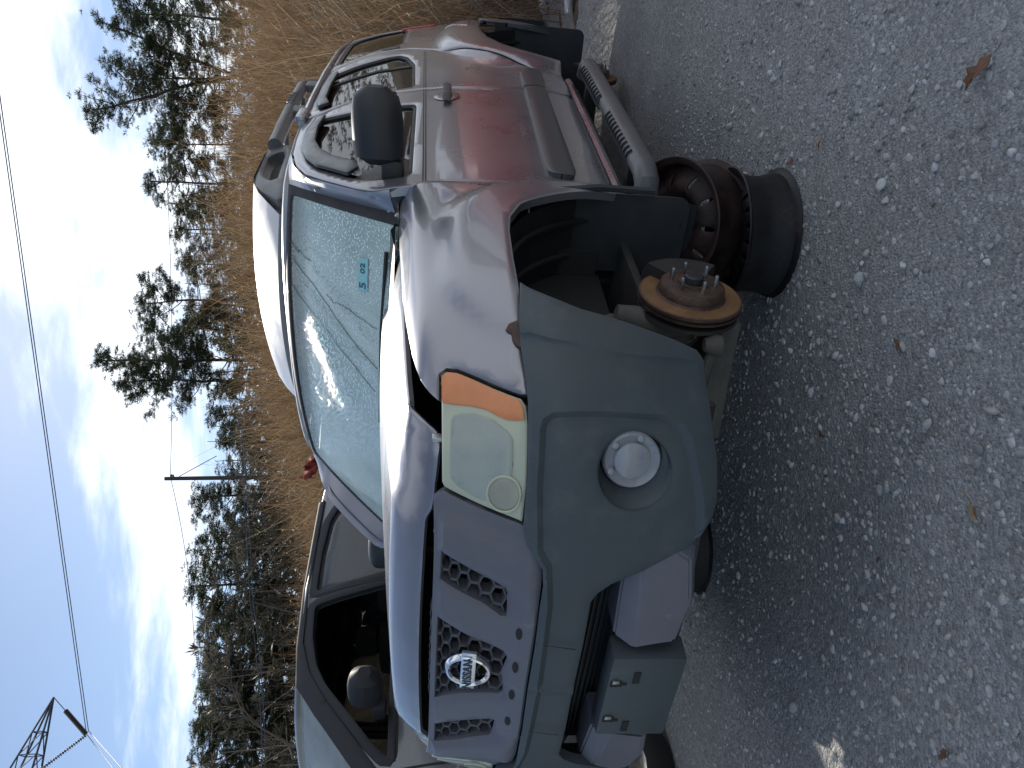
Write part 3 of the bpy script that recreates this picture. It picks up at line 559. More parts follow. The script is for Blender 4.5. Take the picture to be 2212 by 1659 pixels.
rust = P('rust_rotor', (.20, .105, .045), .72, .1, noise=(14., .35), bump=(120., .35, .002), dirt=(22., (.16, .07, .035), .5, .8))
hubm = P('rusty_hub', (.10, .065, .05), .55, .5, noise=(25., .5), bump=(80., .5, .003), dirt=(30., (.30, .27, .25), .62, .75))
chassis = P('dirty_chassis', (.035, .032, .03), .75, .2, noise=(8., .4), bump=(50., .4, .004))
armm = P('dusty_suspension', (.10, .095, .085), .8, noise=(9., .35), bump=(60., .4, .003))
railm = P('rack_grey', (.10, .10, .105), .42, noise=(7., .1), bump=(300., .08, .002))
sideglass = glass('side_glass', (.12, .13, .12), (.16, .14, .11), (.03, .10), 7., ior=1.42)
lensm, nt, b, L = mat('yellowed_lens')
b.inputs['Base Color'].default_value = (.50, .53, .40, 1); b.inputs['Roughness'].default_value = .22; b.inputs['Coat Weight'].default_value = .5; b.inputs['Subsurface Weight'].default_value = 0
lens_in = P('hazy_reflector', (.36, .40, .36), .28, 0., .5, noise=(9., .12))
lens_ring = P('hazy_low_beam', (.34, .34, .27), .3, 0., .5, noise=(12., .08))
amber = P('amber_lens', (.72, .25, .085), .25, 0., .5, noise=(10., .1))
foglens = P('fog_lamp_lens', (.26, .28, .31), .3, 0., .6, noise=(14., .12))
redlens = P('red_lens', (.45, .02, .02), .2, 0., .5)
# ---- windshield: greenish frosted by condensation, water streaks
wsm, nt, b, L = mat('wet_windshield'); nt.nodes.remove(b); out = nt.nodes['Material Output']
tc = N(nt, 'ShaderNodeTexCoord'); mpn = N(nt, 'ShaderNodeMapping'); L(tc.outputs['Object'], mpn.inputs[0])
vor = N(nt, 'ShaderNodeTexVoronoi'); L(mpn.outputs[0], vor.inputs[0]); vor.inputs['Scale'].default_value = 95.
nz = N(nt, 'ShaderNodeTexNoise'); L(mpn.outputs[0], nz.inputs[0]); setin(nz, Scale=3.2, Detail=8.0, Roughness=.62)
dif = N(nt, 'ShaderNodeBsdfDiffuse'); cr1 = N(nt, 'ShaderNodeValToRGB'); L(nz.outputs[0], cr1.inputs[0]); e = cr1.color_ramp.elements; e[0].position = .3; e[0].color = (.46, .63, .59, 1); e[1].position = .75; e[1].color = (.70, .83, .80, 1); L(cr1.outputs[0], dif.inputs[0])
tls = N(nt, 'ShaderNodeBsdfTranslucent'); L(cr1.outputs[0], tls.inputs[0])
dmix = N(nt, 'ShaderNodeMixShader'); dmix.inputs[0].default_value = .18; L(dif.outputs[0], dmix.inputs[1]); L(tls.outputs[0], dmix.inputs[2])
trn = N(nt, 'ShaderNodeBsdfTransparent'); trn.inputs[0].default_value = (.45, .55, .52, 1)
sepz = N(nt, 'ShaderNodeSeparateXYZ'); L(tc.outputs['Object'], sepz.inputs[0])
fz = N(nt, 'ShaderNodeMapRange'); L(sepz.outputs[2], fz.inputs[0]); fz.inputs[1].default_value = 1.36; fz.inputs[2].default_value = 1.25; fz.inputs[3].default_value = .10; fz.inputs[4].default_value = 1.0
nf = N(nt, 'ShaderNodeMapRange'); L(nz.outputs[0], nf.inputs[0]); nf.inputs[1].default_value = .25; nf.inputs[2].default_value = .65; nf.inputs[3].default_value = .90; nf.inputs[4].default_value = .99
fm = N(nt, 'ShaderNodeMath', operation='MULTIPLY'); L(fz.outputs[0], fm.inputs[0]); L(nf.outputs[0], fm.inputs[1])
fog = N(nt, 'ShaderNodeMixShader'); L(fm.outputs[0], fog.inputs[0]); L(trn.outputs[0], fog.inputs[1]); L(dmix.outputs[0], fog.inputs[2])
glo = N(nt, 'ShaderNodeBsdfGlossy'); glo.inputs['Roughness'].default_value = .03
bp = N(nt, 'ShaderNodeBump'); bp.inputs['Strength'].default_value = .9; bp.inputs['Distance'].default_value = .004
drop = N(nt, 'ShaderNodeMapRange'); L(vor.outputs['Distance'], drop.inputs[0]); drop.inputs[1].default_value = 0; drop.inputs[2].default_value = .5; drop.inputs[3].default_value = 1; drop.inputs[4].default_value = 0
dm = N(nt, 'ShaderNodeMath', operation='MULTIPLY'); L(drop.outputs[0], dm.inputs[0]); L(fz.outputs[0], dm.inputs[1]); L(dm.outputs[0], bp.inputs['Height']); L(bp.outputs[0], glo.inputs['Normal'])
frs = N(nt, 'ShaderNodeFresnel'); frs.inputs[0].default_value = 1.5; L(bp.outputs[0], frs.inputs['Normal'])
mxs = N(nt, 'ShaderNodeMixShader'); L(frs.outputs[0], mxs.inputs[0]); L(fog.outputs[0], mxs.inputs[1]); L(glo.outputs[0], mxs.inputs[2]); L(mxs.outputs[0], out.inputs[0])

# ---- outlines (u,v on the wall net; x,z on the side) taken from the proportions of the vehicle
HLo = [(5.15,5.86),(5.26,5.68),(5.25,5.40),(4.86,3.93),(4.73,3.83),(4.47,3.78),(3.372,3.74),(2.74,3.78),(3.20,5.74),(3.28,5.82),(4.26,5.84)]
BTOP = [(0,3.14),(.832,3.12),(1.418,3.13),(1.80,3.12),(2.06,3.17),(2.2,3.33),(2.40,3.54),(2.704,3.67),(3.549,3.645),(4.749,3.685),(5.2,3.76),(5.67,3.855),(6.2,3.88),(6.76,3.84)]
BARCH = [(6.646,3.65),(6.359,3.036),(6.18,2.663),(6.035,2.167),(5.926,1.775),(5.848,1.442),(5.745,1.12),(5.585,1.02),(5.11,.985),(4.524,.945)]
BBOT = [(4.014,.867),(3.301,.826),(2.985,.88),(2.789,.97)]
BIN = [(2.465,1.108),(2.049,1.703),(1.844,2.091),(1.686,2.271),(1.55,2.345),(1.351,2.347),(.842,2.35),(.21,2.366),(0,2.366)]
fogc = (3.735, 1.958)
def ell(c, ru, rv, n=28): return [(c[0] + ru * math.cos(t), c[1] + rv * math.sin(t)) for t in np.linspace(0, 2 * math.pi, n, endpoint=False)]
FOGH = ell(fogc, .62, .49)
REC = [(0,2.92),(1.477,2.95),(2.09,3.05),(2.334,3.25),(3.387,3.36),(4.314,3.35),(4.459,3.306),(4.542,3.156),(4.586,2.471),(4.59,1.648),(4.496,1.409),(4.339,1.307),(3.578,1.138),(3.238,1.069),(2.6,1.03),(0,1.6)]
CRB = [(5.85,3.9),(5.848,3.581),(5.691,3.143),(5.598,2.7),(5.473,2.278),(5.466,1.813),(5.521,1.357),(5.56,.5),(9,.5),(9,3.9)]
def bump_off(A, B):
    s = np.array(WS); d = poly_dist(np.array(REC) * s, A * s[0], B * s[1]); d2 = poly_dist(np.array(CRB) * s, A * s[0], B * s[1])
    return .018 - .014 * sstep(.004, -.004, d) + .010 * sstep(.003, -.008, d2)
bo = BTOP + BARCH + BBOT + BIN[:-1]
# whole cover: driver half then mirrored half welded at the centre line
Vb, Fb = wp(bo + [(0, 2.366)], [FOGH], off=bump_off, step=.022, depth=.03, bev=.005, extra=[REC, CRB])
keep = [f for f in Fb if not all(abs(Vb[i][1]) < 1e-4 for i in f)]
Vm, Fm = mirror_y(Vb, keep)
MBb = MB().add(Vb, keep).add(Vm, Fm)
bm_ = bmesh.new(); me_ = mesh('t', *MBb.arrays(), None, None); bm_.from_mesh(me_); bmesh.ops.remove_doubles(bm_, verts=[v for v in bm_.verts if abs(v.co.y) < 2e-3], dist=.0025); bm_.to_mesh(me_); bm_.free()
me_.materials.append(bumperm); me_.shade_smooth(); me_.set_sharp_from_angle(angle=R_(38)); me_.name = 'bumper_cover'
bumper = link('bumper_cover', me_, suv, -OFF)
for uu in (-.85, .85):      # hairline splits down the bumper bar
    part('bumper_split', panel_arrays([(uu - .012, 2.45), (uu + .010, 2.47), (uu + .022, 2.8), (uu + .012, 3.10), (uu - .004, 3.10), (uu + .008, 2.8)], lambda a, b_: np.stack([wall(np.abs(a), b_)[..., 0], wall(np.abs(a), b_)[..., 1] * np.sign(a), wall(np.abs(a), b_)[..., 2]], -1), WS, off=.0175, step=.02, depth=0, bev=.0004), dark, bumper)
# fog lamp bowls and lamps
def fog(sg):
    c = wall(np.array([3.84]), np.array([1.97]))[0]; c = c + np.array([-.004, 0, .0])
    rim = np.array([wall(np.array([a]), np.array([b_]))[0] for a, b_ in FOGH]); nrm = np.array([.82, .57, 0]); rim = rim + nrm * .006
    lc = wall(np.array([4.01]), np.array([1.985]))[0] + np.array([.012, -.012, 0]) * 1.0
    ang = np.linspace(0, 2 * math.pi, 28, endpoint=False); ax = np.array([.93, .36, 0]); ax /= np.linalg.norm(ax); e1 = np.cross([0, 0, 1.], ax); e2 = np.array([0, 0, 1.])
    def ring(r, d, cc): return np.array([cc + ax * d + r * (math.cos(a) * -e1 * -1 + math.sin(a) * e2) for a in ang])
    # order the rim to start at the same angle
    def order(Rm, cc):
        a = [math.atan2((q - cc) @ e2, (q - cc) @ e1) % (2 * math.pi) for q in Rm]; return Rm[np.argsort(a)]
    rows = [order(rim, c), order(rim, c) * .55 + .45 * ring(.080, -.03, lc), ring(.074, -.022, lc), ring(.068, -.045, lc)]
    A = np.array([np.vstack([r, r[:1]]) for r in rows]); mb = MB().grid(A)
    lamp = MB(); M = np.eye(4); M[:3, 0] = e1; M[:3, 1] = e2; M[:3, 2] = ax; M[:3, 3] = lc
    lamp.lathe([(.0665, -.04), (.066, -.004), (.062, .001), (.048, -.008), (.045, -.008), (.042, .002), (.037, .005), (.0, .006)], 28, M)
    bumps = []
    for a in (R_(50), R_(118), R_(-15)):
        q = lc + e1 * .055 * math.cos(a) + e2 * .055 * math.sin(a); Mq = M.copy(); Mq[:3, 3] = q; bumps.append(MB().lathe([(.010, -.01), (.010, -.001), (.007, .004), (0, .005)], 10, Mq))
    parts = [mb.arrays(), lamp.arrays()] + [q.arrays() for q in bumps]
    if sg < 0: parts = [mirror_y(*q) for q in parts]
    part('fog_lamp_bezel', parts[0], bumperm, bumper, label='round recessed fog lamp surround in the grey bumper'); fl = part('fog_lamp', parts[1], foglens); [part('lens_boss', q, foglens, fl) for q in parts[2:]]
fog(1); fog(-1)
# ---- lower bumper: valance, two protruding blocks, plate bracket
def yz(x): return lambda a, b_, d: (x + d, a, b_)
val = MB()
def vx(y): return .775 - .10 * (abs(y) / .6) ** 2.2
ys = np.linspace(-.62, .62, 31); A = []
for z, dx_ in ((.10, -.10), (.085, -.02), (.105, .005), (.16, 0), (.22, -.03), (.26, -.12)): A.append([(vx(y) + dx_, y, z - .0) for y in ys])
val.grid(A); part('lower_valance', val, bumperm)
op = MB(); op.grid([[(vx(y) - .10, y, z) for y in np.linspace(-.5, .5, 21)] for z in (.20, .28, .37)]); part('bumper_opening_back', op, dark)
rad = MB()
for i in range(7): rad.box((.69, 0, .255 + i * .014), (.004, .8, .004))
part('intake_louvre', rad, blackp)
def block(sg):
    top = [(.215, .262), (.40, .268), (.455, .258)]; mb = MB()
    fr = [(.185, .235), (.32, .238), (.43, .245), (.485, .18), (.455, .132), (.345, .115), (.21, .135)]   # front face
    bk = [(.20, .282), (.325, .284), (.44, .282), (.515, .185), (.475, .115), (.345, .098), (.20, .118)]   # chamfer ring further back
    rows = [[(.845 - .10 * (abs(y) / .6) ** 2, y, z) for y, z in fr], [(.815 - .10 * (abs(y) / .6) ** 2, y, z) for y, z in bk], [(.70, y, z) for y, z in bk]]
    n = len(fr); V = [q for r in rows for q in r]; F = [tuple(range(n))] + [(r * n + i, (r + 1) * n + i, (r + 1) * n + (i + 1) % n, r * n + (i + 1) % n) for r in range(2) for i in range(n)]
    V = np.array(V)
    bm = bmesh.new(); me = mesh('t', V, F, None, None); bm.from_mesh(me); bmesh.ops.recalc_face_normals(bm, faces=bm.faces); bmesh.ops.bevel(bm, geom=bm.edges[:], offset=.006, segments=2, affect='EDGES'); bm.verts.index_update()
    VF = (np.array([v.co[:] for v in bm.verts]), [[v.index for v in f.verts] for f in bm.faces]); bm.free()
    if sg < 0: VF = mirror_y(*VF)
    part('bumper_step_block', VF, grillem, None, 30)
block(1); block(-1)
pb = MB(); pb.box((.815, 0, .188), (.075, .335, .19), bev=.008); pbm_ = part('plate_bracket', pb, bumperm, label='grey licence plate bracket with empty screw slots')
for y, z, w, hh in ((.067, .262, .030, .022), (.093, .212, .018, .045), (-.091, .259, .03, .022), (-.124, .208, .018, .045), (.067, .240, .012, .010), (-.095, .238, .012, .010)):
    part('screw_slot', MB().box((.8535, y, z), (.003, hh, w)), dark, pbm_)
for y, z in ((.078, .264), (-.080, .261)): part('screw_clip', MB().box((.856, y, z), (.006, .012, .018), bev=.001), steelz, pbm_)
# ---- grille
GR = [(-2.66,3.70),(-2.36,3.56),(-2.04,3.22),(-1.8,3.18),(-.9,3.17),(0,3.19),(.9,3.17),(1.8,3.18),(2.04,3.22),(2.36,3.56),(2.66,3.70),(3.12,5.76),(3.0,6.2),(1.5,6.2),(0,6.2),(-1.5,6.2),(-3.0,6.2),(-3.12,5.76)]
O1 = [(1.94,5.82),(1.753,4.997),(1.48,4.03),(1.40,3.97),(1.03,3.925),(1.02,4.05),(1.168,4.526),(1.294,5.137),(1.44,5.82)]
O2 = [(.80,5.88),(.577,4.873),(.42,3.90),(.33,3.80),(0,3.92),(-.33,3.80),(-.42,3.90),(-.577,4.873),(-.80,5.88)]
O1m = [(-a, b_) for a, b_ in O1]
def wallS(u, v):
    u = np.asarray(u, float); q = wall(np.abs(u), v); q[..., 1] *= np.sign(u) + (u == 0); return q
def groff(A, B):
    a = np.abs(A); s = np.array(WS); o = np.zeros_like(A)
    def hard(p, h, w=.008):
        return h * sstep(w, -w, poly_dist(np.array(p) * s, a * s[0], B * s[1]))
    o = o + hard([(1.98,5.86),(1.50,3.86),(1.44,3.34),(2.07,3.30),(2.40,4.4),(2.66,5.84)], .016, .014)      # outer wing bars
    o = o + hard([(.82,5.9),(.59,4.87),(.40,3.7),(1.0,3.83),(1.15,4.53),(1.28,5.14),(1.42,5.84)], .010, .010)   # V bars
    o = o + hard([(-1, 3.7), (1.3, 3.8), (1.5, 3.4), (1.4, 3.2), (-1, 3.15)], .010, .012)
    return o - .004
grille = part('grille', panel_arrays(GR, wallS, WS, [O1, O2, O1m], step=.018, depth=.045, off=groff, bev=.004), grillem)
for u, v in ((.863, 3.52), (.27, 3.51), (-.27, 3.51), (-.863, 3.52)):
    part('grille_slot', panel_arrays(fillet(ell((u, v), .10, .085, 12), .0), wallS, WS, off=.0085, step=.02, depth=.0, bev=.002), dark, grille)
def honey(poly, name):
    s = np.array(WS); pm = np.array(poly) * s; mb = MB(); r = .0215; mn, mx = pm.min(0) - .04, pm.max(0) + .04
    row = 0; z = mn[1]
    while z < mx[1]:
        y = mn[0] + (r * .866 if row % 2 else 0)
        while y < mx[0]:
            if poly_dist(pm, np.array([y]), np.array([z]))[0] < .024:
                V = []
                for rad_, d in ((r * 1.02, -.014), (r * .84, -.012), (r * .76, -.040), (r * 1.02, -.040)):
                    for k in range(6):
                        a = R_(60 * k + 30); q = wallS(np.array([(y + rad_ * math.cos(a)) / s[0]]), np.array([(z + rad_ * math.sin(a)) / s[1]]))[0]; V.append(q + np.array([d, 0, 0]))
                mb.add(V, [(i * 6 + k, i * 6 + (k + 1) % 6, (i + 1) * 6 + (k + 1) % 6, (i + 1) * 6 + k) for i in range(3) for k in range(6)])
            y += r * 1.732
        z += r * 1.5; row += 1
    part(name, mb, blackm, grille, 25)
blackm = P('honeycomb_plastic', (.085, .085, .10), .45)
for o_ in (O1, O2, O1m): honey(o_, 'honeycomb_mesh')
part('grille_back', MB().grid([[wallS(np.array([u]), np.array([v]))[0] + np.array([-.085, 0, 0]) for u in np.linspace(-2.6, 2.6, 15)] for v in (3.2, 4.5, 6.1)]), dark)
# emblem ring, bar and letters
ec = np.array([.768, 0, .637]); emb = MB(); rr = .064
M = np.eye(4); M[:3, 0] = (0, 1, 0); M[:3, 1] = (-.12, 0, .99); M[:3, 2] = np.cross(M[:3, 0], M[:3, 1]); M[:3, 3] = ec
emb.lathe([(.047, -.012), (.048, .002), (.053, .007), (.059, .006), (.065, -.004), (.065, -.012)], 40, M, closed=True)
emblem = part('emblem', emb, chrome, label='chrome ring badge with a name bar across')
Me = Matrix(M.tolist())
bar = MB().box((0, 0, 0), (.150, .040, .012), bev=.003); Vq, Fq = bar.arrays(); Vq[:, 2] += .006 - 1.6 * Vq[:, 0] ** 2; Vq = Vq @ M[:3, :3].T + M[:3, 3]
part('name_bar', (Vq, Fq), P('brushed_badge', (.75, .77, .82), .28, .8), emblem)
letm = P('badge_letter', (.012, .016, .05), .3)
tm = text_mesh('badge_letters', 'NISSAN', .035, .0012, letm, Me @ Matrix.Translation((0, 0, .0125)), sx=1.0, bold=.0004); link('badge_letters', tm, emblem)
# ---- headlights
for sg in (1, -1):
    def fx(VF): return VF if sg > 0 else mirror_y(*VF)
    hl = part('headlight', fx(wp(HLo, off=-.004, step=.018, depth=.05, bev=.007)), lensm)
    AMB = [(5.14,5.83),(5.24,5.68),(5.23,5.40),(4.84,3.96),(4.71,3.86),(4.48,3.82),(4.473,4.199),(4.524,4.398),(4.62,4.669),(4.658,5.067),(4.666,5.489),(4.69,5.81)]
    part('turn_signal', fx(wp(AMB, off=.0005, step=.02, depth=.003, bev=.003)), amber, hl)
    REF = [(4.454,5.54),(4.516,5.289),(4.532,4.987),(4.462,4.529),(4.277,4.191),(4.155,4.071),(3.60,4.05),(3.3,4.10),(3.10,4.40),(3.06,4.724),(3.236,5.277),(3.402,5.56)]
    part('reflector_window', fx(wp(fillet(REF, .12), off=.0005, step=.02, depth=.003, bev=.003)), lens_in, hl)
    part('low_beam_ring', fx(wp(ell((3.22, 4.20), .33, .40, 26), [ell((3.22, 4.20), .285, .35, 26)], off=.004, step=.015, depth=.006, bev=.003)), lensm, hl)
    part('low_beam', fx(wp(ell((3.22, 4.20), .275, .345, 26), off=.0025, step=.02, depth=.004, bev=.003)), lens_ring, hl)
# ---- front fenders
FEN = [(4.72,5.93),(4.923,6.511),(5.05,6.85),(5.213,7.088),(5.5,7.4),(5.924,7.64),(6.5,7.85),(7.294,8.0),(9.5,8),(10.3,8),(10.72,7.9),(10.72,6.2),(10.74,4),(10.8,2.2),(10.8,1.25),(10.3,1.22),
       (10.05,1.75),(9.80,2.312),(9.52,2.863),(9.18,3.52),(8.709,3.90),(8.202,3.98),(7.444,3.96),(6.78,3.90),(6.2,3.93),(5.67,3.905),(5.2,3.81),(4.93,3.78),(4.93,3.92),(5.31,5.40),(5.32,5.70),(5.20,5.92)]
part2('front_fender', wp(FEN, step=.024, depth=.025, bev=.006), paint)
# torn rusty flange above the bumper corner
tf = MB(); rngs = np.random.default_rng(3)
pts = [wall(np.array([u]), np.array([v]))[0] + np.array([0, .006, 0]) for u, v in ((6.12, 4.0), (6.08, 4.18), (5.98, 4.26), (5.93, 4.12), (5.82, 4.10), (5.74, 4.02), (5.70, 3.93), (5.9, 3.93))]
tf.add(np.vstack([pts, np.array(pts) + np.array([.002, .004, -.003])]), [tuple(range(8)), tuple(range(15, 7, -1))] + [(i, (i + 1) % 8, 8 + (i + 1) % 8, 8 + i) for i in range(8)])
part('torn_fender_edge', tf, hubm, label='rusty torn flap at the fender edge above the bumper')
# wheel-arch flange lip and liner
def liner_part(cx, sgn, a0, a1, zc, r, name):
    mb = MB(); A = []
    for a in np.linspace(a0, a1, 30):
        ca, sa = math.cos(R_(a)), math.sin(R_(a)); A.append([(cx + r * ca * (1.0 if k < 2 else .98), sgn * y, zc + r * sa * (1 if k else 1.0)) for k, y in enumerate((.875, .70, .50, .36))])
    mb.grid(A); mb.grid([[(cx + q * r * math.cos(R_(a)), sgn * .36, zc + q * r * math.sin(R_(a))) for a in np.linspace(a0, a1, 20)] for q in (1, .12)])
    for k in range(3): mb.tube([(cx + (r - .008) * math.cos(R_(a)), sgn * (.80 - .12 * k), zc + (r - .008) * math.sin(R_(a))) for a in np.linspace(20, 200, 24)], .012, 6)
    part(name, mb, liner)
for sgn in (1, -1):
    liner_part(.03, sgn, 22, 205, .10, .47, 'wheel_well_liner'); liner_part(-2.80, sgn, -20, 190, .11, .48, 'wheel_well_liner')
# ---- hood (ajar on its latch)
def hood_s(x, y):
    x = np.asarray(x, float); y = np.abs(np.asarray(y, float))
    xf = np.interp(y, HFy, HFx); zc = np.interp(x, [-.55, -.2, .1, .4, .6, .72], [.965, .945, .905, .862, .830, .812])
    drop = .012 * (y / .42) ** 2 + .016 * sstep(.45, .50, y) + .026 * np.clip((y - .47) / .26, 0, 1.3) ** 2
    s = np.clip(1 - (xf - x) / .085, 0, 1.15); z = zc - drop - .072 * s ** 1.7 + .030 * np.clip((x + .42) / 1.1, 0, 1)
    return np.stack([x, np.asarray(y), z], -1)
HFy = [0, .22, .36, .47, .55, .61, .66, .70]; HFx = [.705, .70, .688, .67, .645, .615, .575, .52]
def hood_sig(x, y):
    q = hood_s(x, y); q[..., 1] = y; return q
ho = [(.705, 0), (.70, .22), (.688, .36), (.67, .47), (.645, .55), (.612, .615), (.575, .655), (.48, .668), (.36, .676), (.24, .686), (.05, .704), (-.15, .724), (-.33, .742), (-.41, .734), (-.37, .60), (-.31, .40), (-.28, .2)]
hoo = ho + [(-.27, 0)] + [(a, -b_) for a, b_ in ho[:0:-1]]
hood = part('hood', panel_arrays(fillet(hoo, .02), hood_sig, (1, 1), step=.028, depth=.012, bev=.006), paint, label='silver hood standing slightly ajar, its top lit by the sun')
# engine bay and cowl
eb = MB().box((.10, 0, .45), (1.0, 1.22, .5), bev=.02); eb.box((.62, 0, .62), (.10, 1.15, .16), bev=.01); part('engine_bay', eb, dark)
part('hood_stop', MB().box((.60, .655, .735), (.02, .012, .03), bev=.002), steelz); part('hood_stop', MB().box((.66, .42, .73), (.02, .012, .02), bev=.002), steelz)
# ---- windshield and cowl
def ws_s(a, b_):
    a = np.asarray(a, float); b_ = np.asarray(b_, float); lerp = lambda p, q: p + (q - p) * b_
    x = lerp(-.25 - .20 * np.abs(a) ** 2.2, -.83 - .07 * np.abs(a) ** 2.2); y = a * lerp(.755, .66); z = lerp(.915, 1.380 - .036 * a * a) + .012 * np.sin(np.pi * b_)
    return np.stack([x, y, z], -1)
WSo = fillet([(-.985, -.06), (.985, -.06), (.985, .975), (-.985, .975)], [.02, .02, .06, .06])
windshield = part('windshield', panel_arrays(WSo, ws_s, (.67, .8), step=.04, depth=.006, bev=.003), wsm, label='greenish windshield fogged with condensation and water streaks')
fritp = inset(np.array([(-1.0, -.07), (1.0, -.07), (1.0, 1.0), (-1.0, 1.0)]) * np.array([.67, .8]), 0.0) / np.array([.67, .8])
part('windshield_seal', panel_arrays([(-1.02, -.07), (1.02, -.07), (1.02, 1.01), (-1.02, 1.01)], ws_s, (.67, .8), [inset(np.array(WSo) * np.array([.67, .8]), .012) / np.array([.67, .8])], step=.03, depth=.01, off=.003, bev=.003), rubber)
# painted border (frit) along the lower edge, drawn as a thin band behind the glass
part('windshield_frit', panel_arrays([(-.98, -.05), (.98, -.05), (.98, .97), (-.98, .97)], ws_s, (.67, .8), [fillet([(-.91, .13), (.91, .13), (.915, .955), (-.915, .955)], [.09, .09, .03, .03])], step=.03, depth=.002, off=-.010, bev=.002), P('frit', (.10, .10, .095), .6))
# cracks: fine raised lines across the glass
crackm = P('crack_line', (.05, .07, .07), .4)
def crack(p0, p1, seed, br=False):
    r_ = np.random.default_rng(seed); n = 22; t_ = np.linspace(0, 1, n); a = p0[0] + (p1[0] - p0[0]) * t_; b_ = p0[1] + (p1[1] - p0[1]) * t_; w = np.cumsum(r_.normal(0, .006, n)); w -= t_ * w[-1]
    pts = ws_s(a + w, b_ + .6 * w); d = np.array([.55, 0, .8]); return pts + d * .003
ck = MB()
for i, (p0, p1) in enumerate((((.62, .97), (.30, .10)), ((.44, .97), (.16, .12)), ((.52, .55), (.50, .10)), ((.70, .96), (.66, .72)))): ck.tube(crack(p0, p1, i), .0013, 4)
part('windshield_crack', ck, crackm, windshield)
# sticker
so = ws_s(np.array([.72]), np.array([.215]))[0]; sx_ = ws_s(np.array([.78]), np.array([.215]))[0] - so; sy_ = ws_s(np.array([.72]), np.array([.28]))[0] - so
Ms = frame_M(Vector(so) + Vector((.55, 0, .8)) * .004, sx_, sy_)
stm = P('sticker_teal', (.25, .55, .58), .5, noise=(60., .25)); stk = MB().box((0, 0, 0), (.115, .052, .0012)); V_, F_ = stk.arrays(); V_ = np.array([(Ms @ Vector(q))[:] for q in V_]); sticker = part('inspection_sticker', (V_, F_), stm, windshield, label='faded teal sticker on the windshield')
link('sticker_digits', text_mesh('sticker_digits', '5', .052, .0006, P('sticker_ink', (.02, .10, .14), .6), Ms @ Matrix.Translation((-.038, 0, .001)), bold=.001), sticker)
link('sticker_digits', text_mesh('sticker_digits', '02', .036, .0006, bpy.data.materials['sticker_ink'], Ms @ Matrix.Translation((.022, .002, .001)), bold=.001), sticker)
cw = MB(); cw.grid([[(-.20 - .20 * abs(a) ** 2.2 + dx_, a * .74, z) for a in np.linspace(-1, 1, 25)] for dx_, z in ((.16, .895), (.03, .918), (-.03, .905))]); part('cowl', cw, blackp)
for y0, y1 in ((.62, .02), (.05, -.52)):
    wpn = MB(); s0 = ws_s(np.array([y0 / .72]), np.array([.02]))[0]; s1 = ws_s(np.array([y1 / .72]), np.array([.045]))[0]; s2 = s1 + (s0 - s1) * .55; up = np.array([.012, 0, .02])
    wpn.tube([s0 + up * .5, s2 + up * 1.1, s1 + up], [.008, .006, .004], 6); wpn.tube([s2 + (s0 - s2) * .6 + up * .4, s1 + (s1 - s2) * .5 + up * .4], .004, 5); part('wiper', wpn, blackp)
# ---- A pillars, doors, quarter
FD_TOP = [(-.458,.92),(-.452,.983),(-.492,1.039),(-.622,1.166),(-.719,1.246),(-.854,1.304),(-1.001,1.339),(-1.196,1.359),(-1.40,1.37)]
FDOOR = FD_TOP + [(-1.47,1.36),(-1.50,1.314),(-1.635,1.173),(-1.672,.988),(-1.685,.855),(-1.685,.64),(-1.695,.5),(-1.73,.38),(-1.75,.2),(-1.68,.165),(-.60,.165),(-.51,.20),(-.485,.34),(-.468,.60),(-.457,.80)]
FWIN = [(-1.43,1.305),(-1.455,1.149),(-1.465,.961),(-1.455,.895),(-1.42,.882),(-.58,.858),(-.553,.88),(-.545,.951),(-.555,1.013),(-.613,1.081),(-.748,1.202),(-.868,1.258),(-1.035,1.303),(-1.266,1.322)]
RDOOR = [(-1.48,1.372),(-1.51,1.318),(-1.645,1.173),(-1.682,.988),(-1.695,.855),(-1.695,.64),(-1.705,.5),(-1.74,.38),(-1.76,.2),(-1.78,.165),(-2.08,.165),(-2.15,.22),(-2.23,.4),(-2.34,.6),(-2.45,.76),(-2.54,.88),(-2.605,.984),(-2.625,1.066),(-2.578,1.183),(-2.467,1.304),(-2.34,1.392),(-2.2,1.396),(-1.75,1.388)]
RWIN = [(-2.247,1.360),(-2.38,1.228),(-2.475,1.07),(-2.475,1.02),(-2.40,.972),(-2.22,.927),(-1.78,.905),(-1.75,.92),(-1.735,1.002),(-1.66,1.167),(-1.575,1.30),(-1.60,1.33),(-1.72,1.352),(-2.011,1.366)]
QUAR = [(-2.35,1.402),(-2.478,1.304),(-2.59,1.183),(-2.637,1.066),(-2.617,.984),(-2.55,.88),(-2.46,.76),(-2.35,.6),(-2.24,.4),(-2.16,.22),(-2.09,.165),(-2.30,.165),(-2.325,.273),(-2.38,.37),(-2.482,.470),(-2.65,.545),(-2.85,.575),(-3.05,.583),(-3.25,.57),(-3.45,.585),(-3.6,.60),(-3.64,.85),(-3.63,1.05),(-3.55,1.25),(-3.40,1.40)]
QWIN = [(-2.49,1.37),(-2.60,1.262),(-2.72,1.164),(-2.78,1.055),(-2.84,1.02),(-3.50,1.03),(-3.55,1.08),(-3.47,1.22),(-3.33,1.34),(-3.2,1.375)]
def door_off(A, B):
    # raised swage under the glass and dished handle cup are carried by geometry elsewhere; lower character line
    return .004 * sstep(.30, .26, B) + .003 * sstep(.83, .86, B)
fdo = part2('front_door', sp(fillet(FDOOR, .02), [fillet(FWIN, .03)], off=door_off, step=.028, depth=.03, bev=.006), paint)
rdo = part2('rear_door', sp(fillet(RDOOR, .02), [fillet(RWIN, .03)], off=door_off, step=.028, depth=.03, bev=.006), paint)
qua = part2('quarter_panel', sp(fillet(QUAR, .015), [fillet(QWIN, .03)], step=.028, depth=.03, bev=.006), paint)
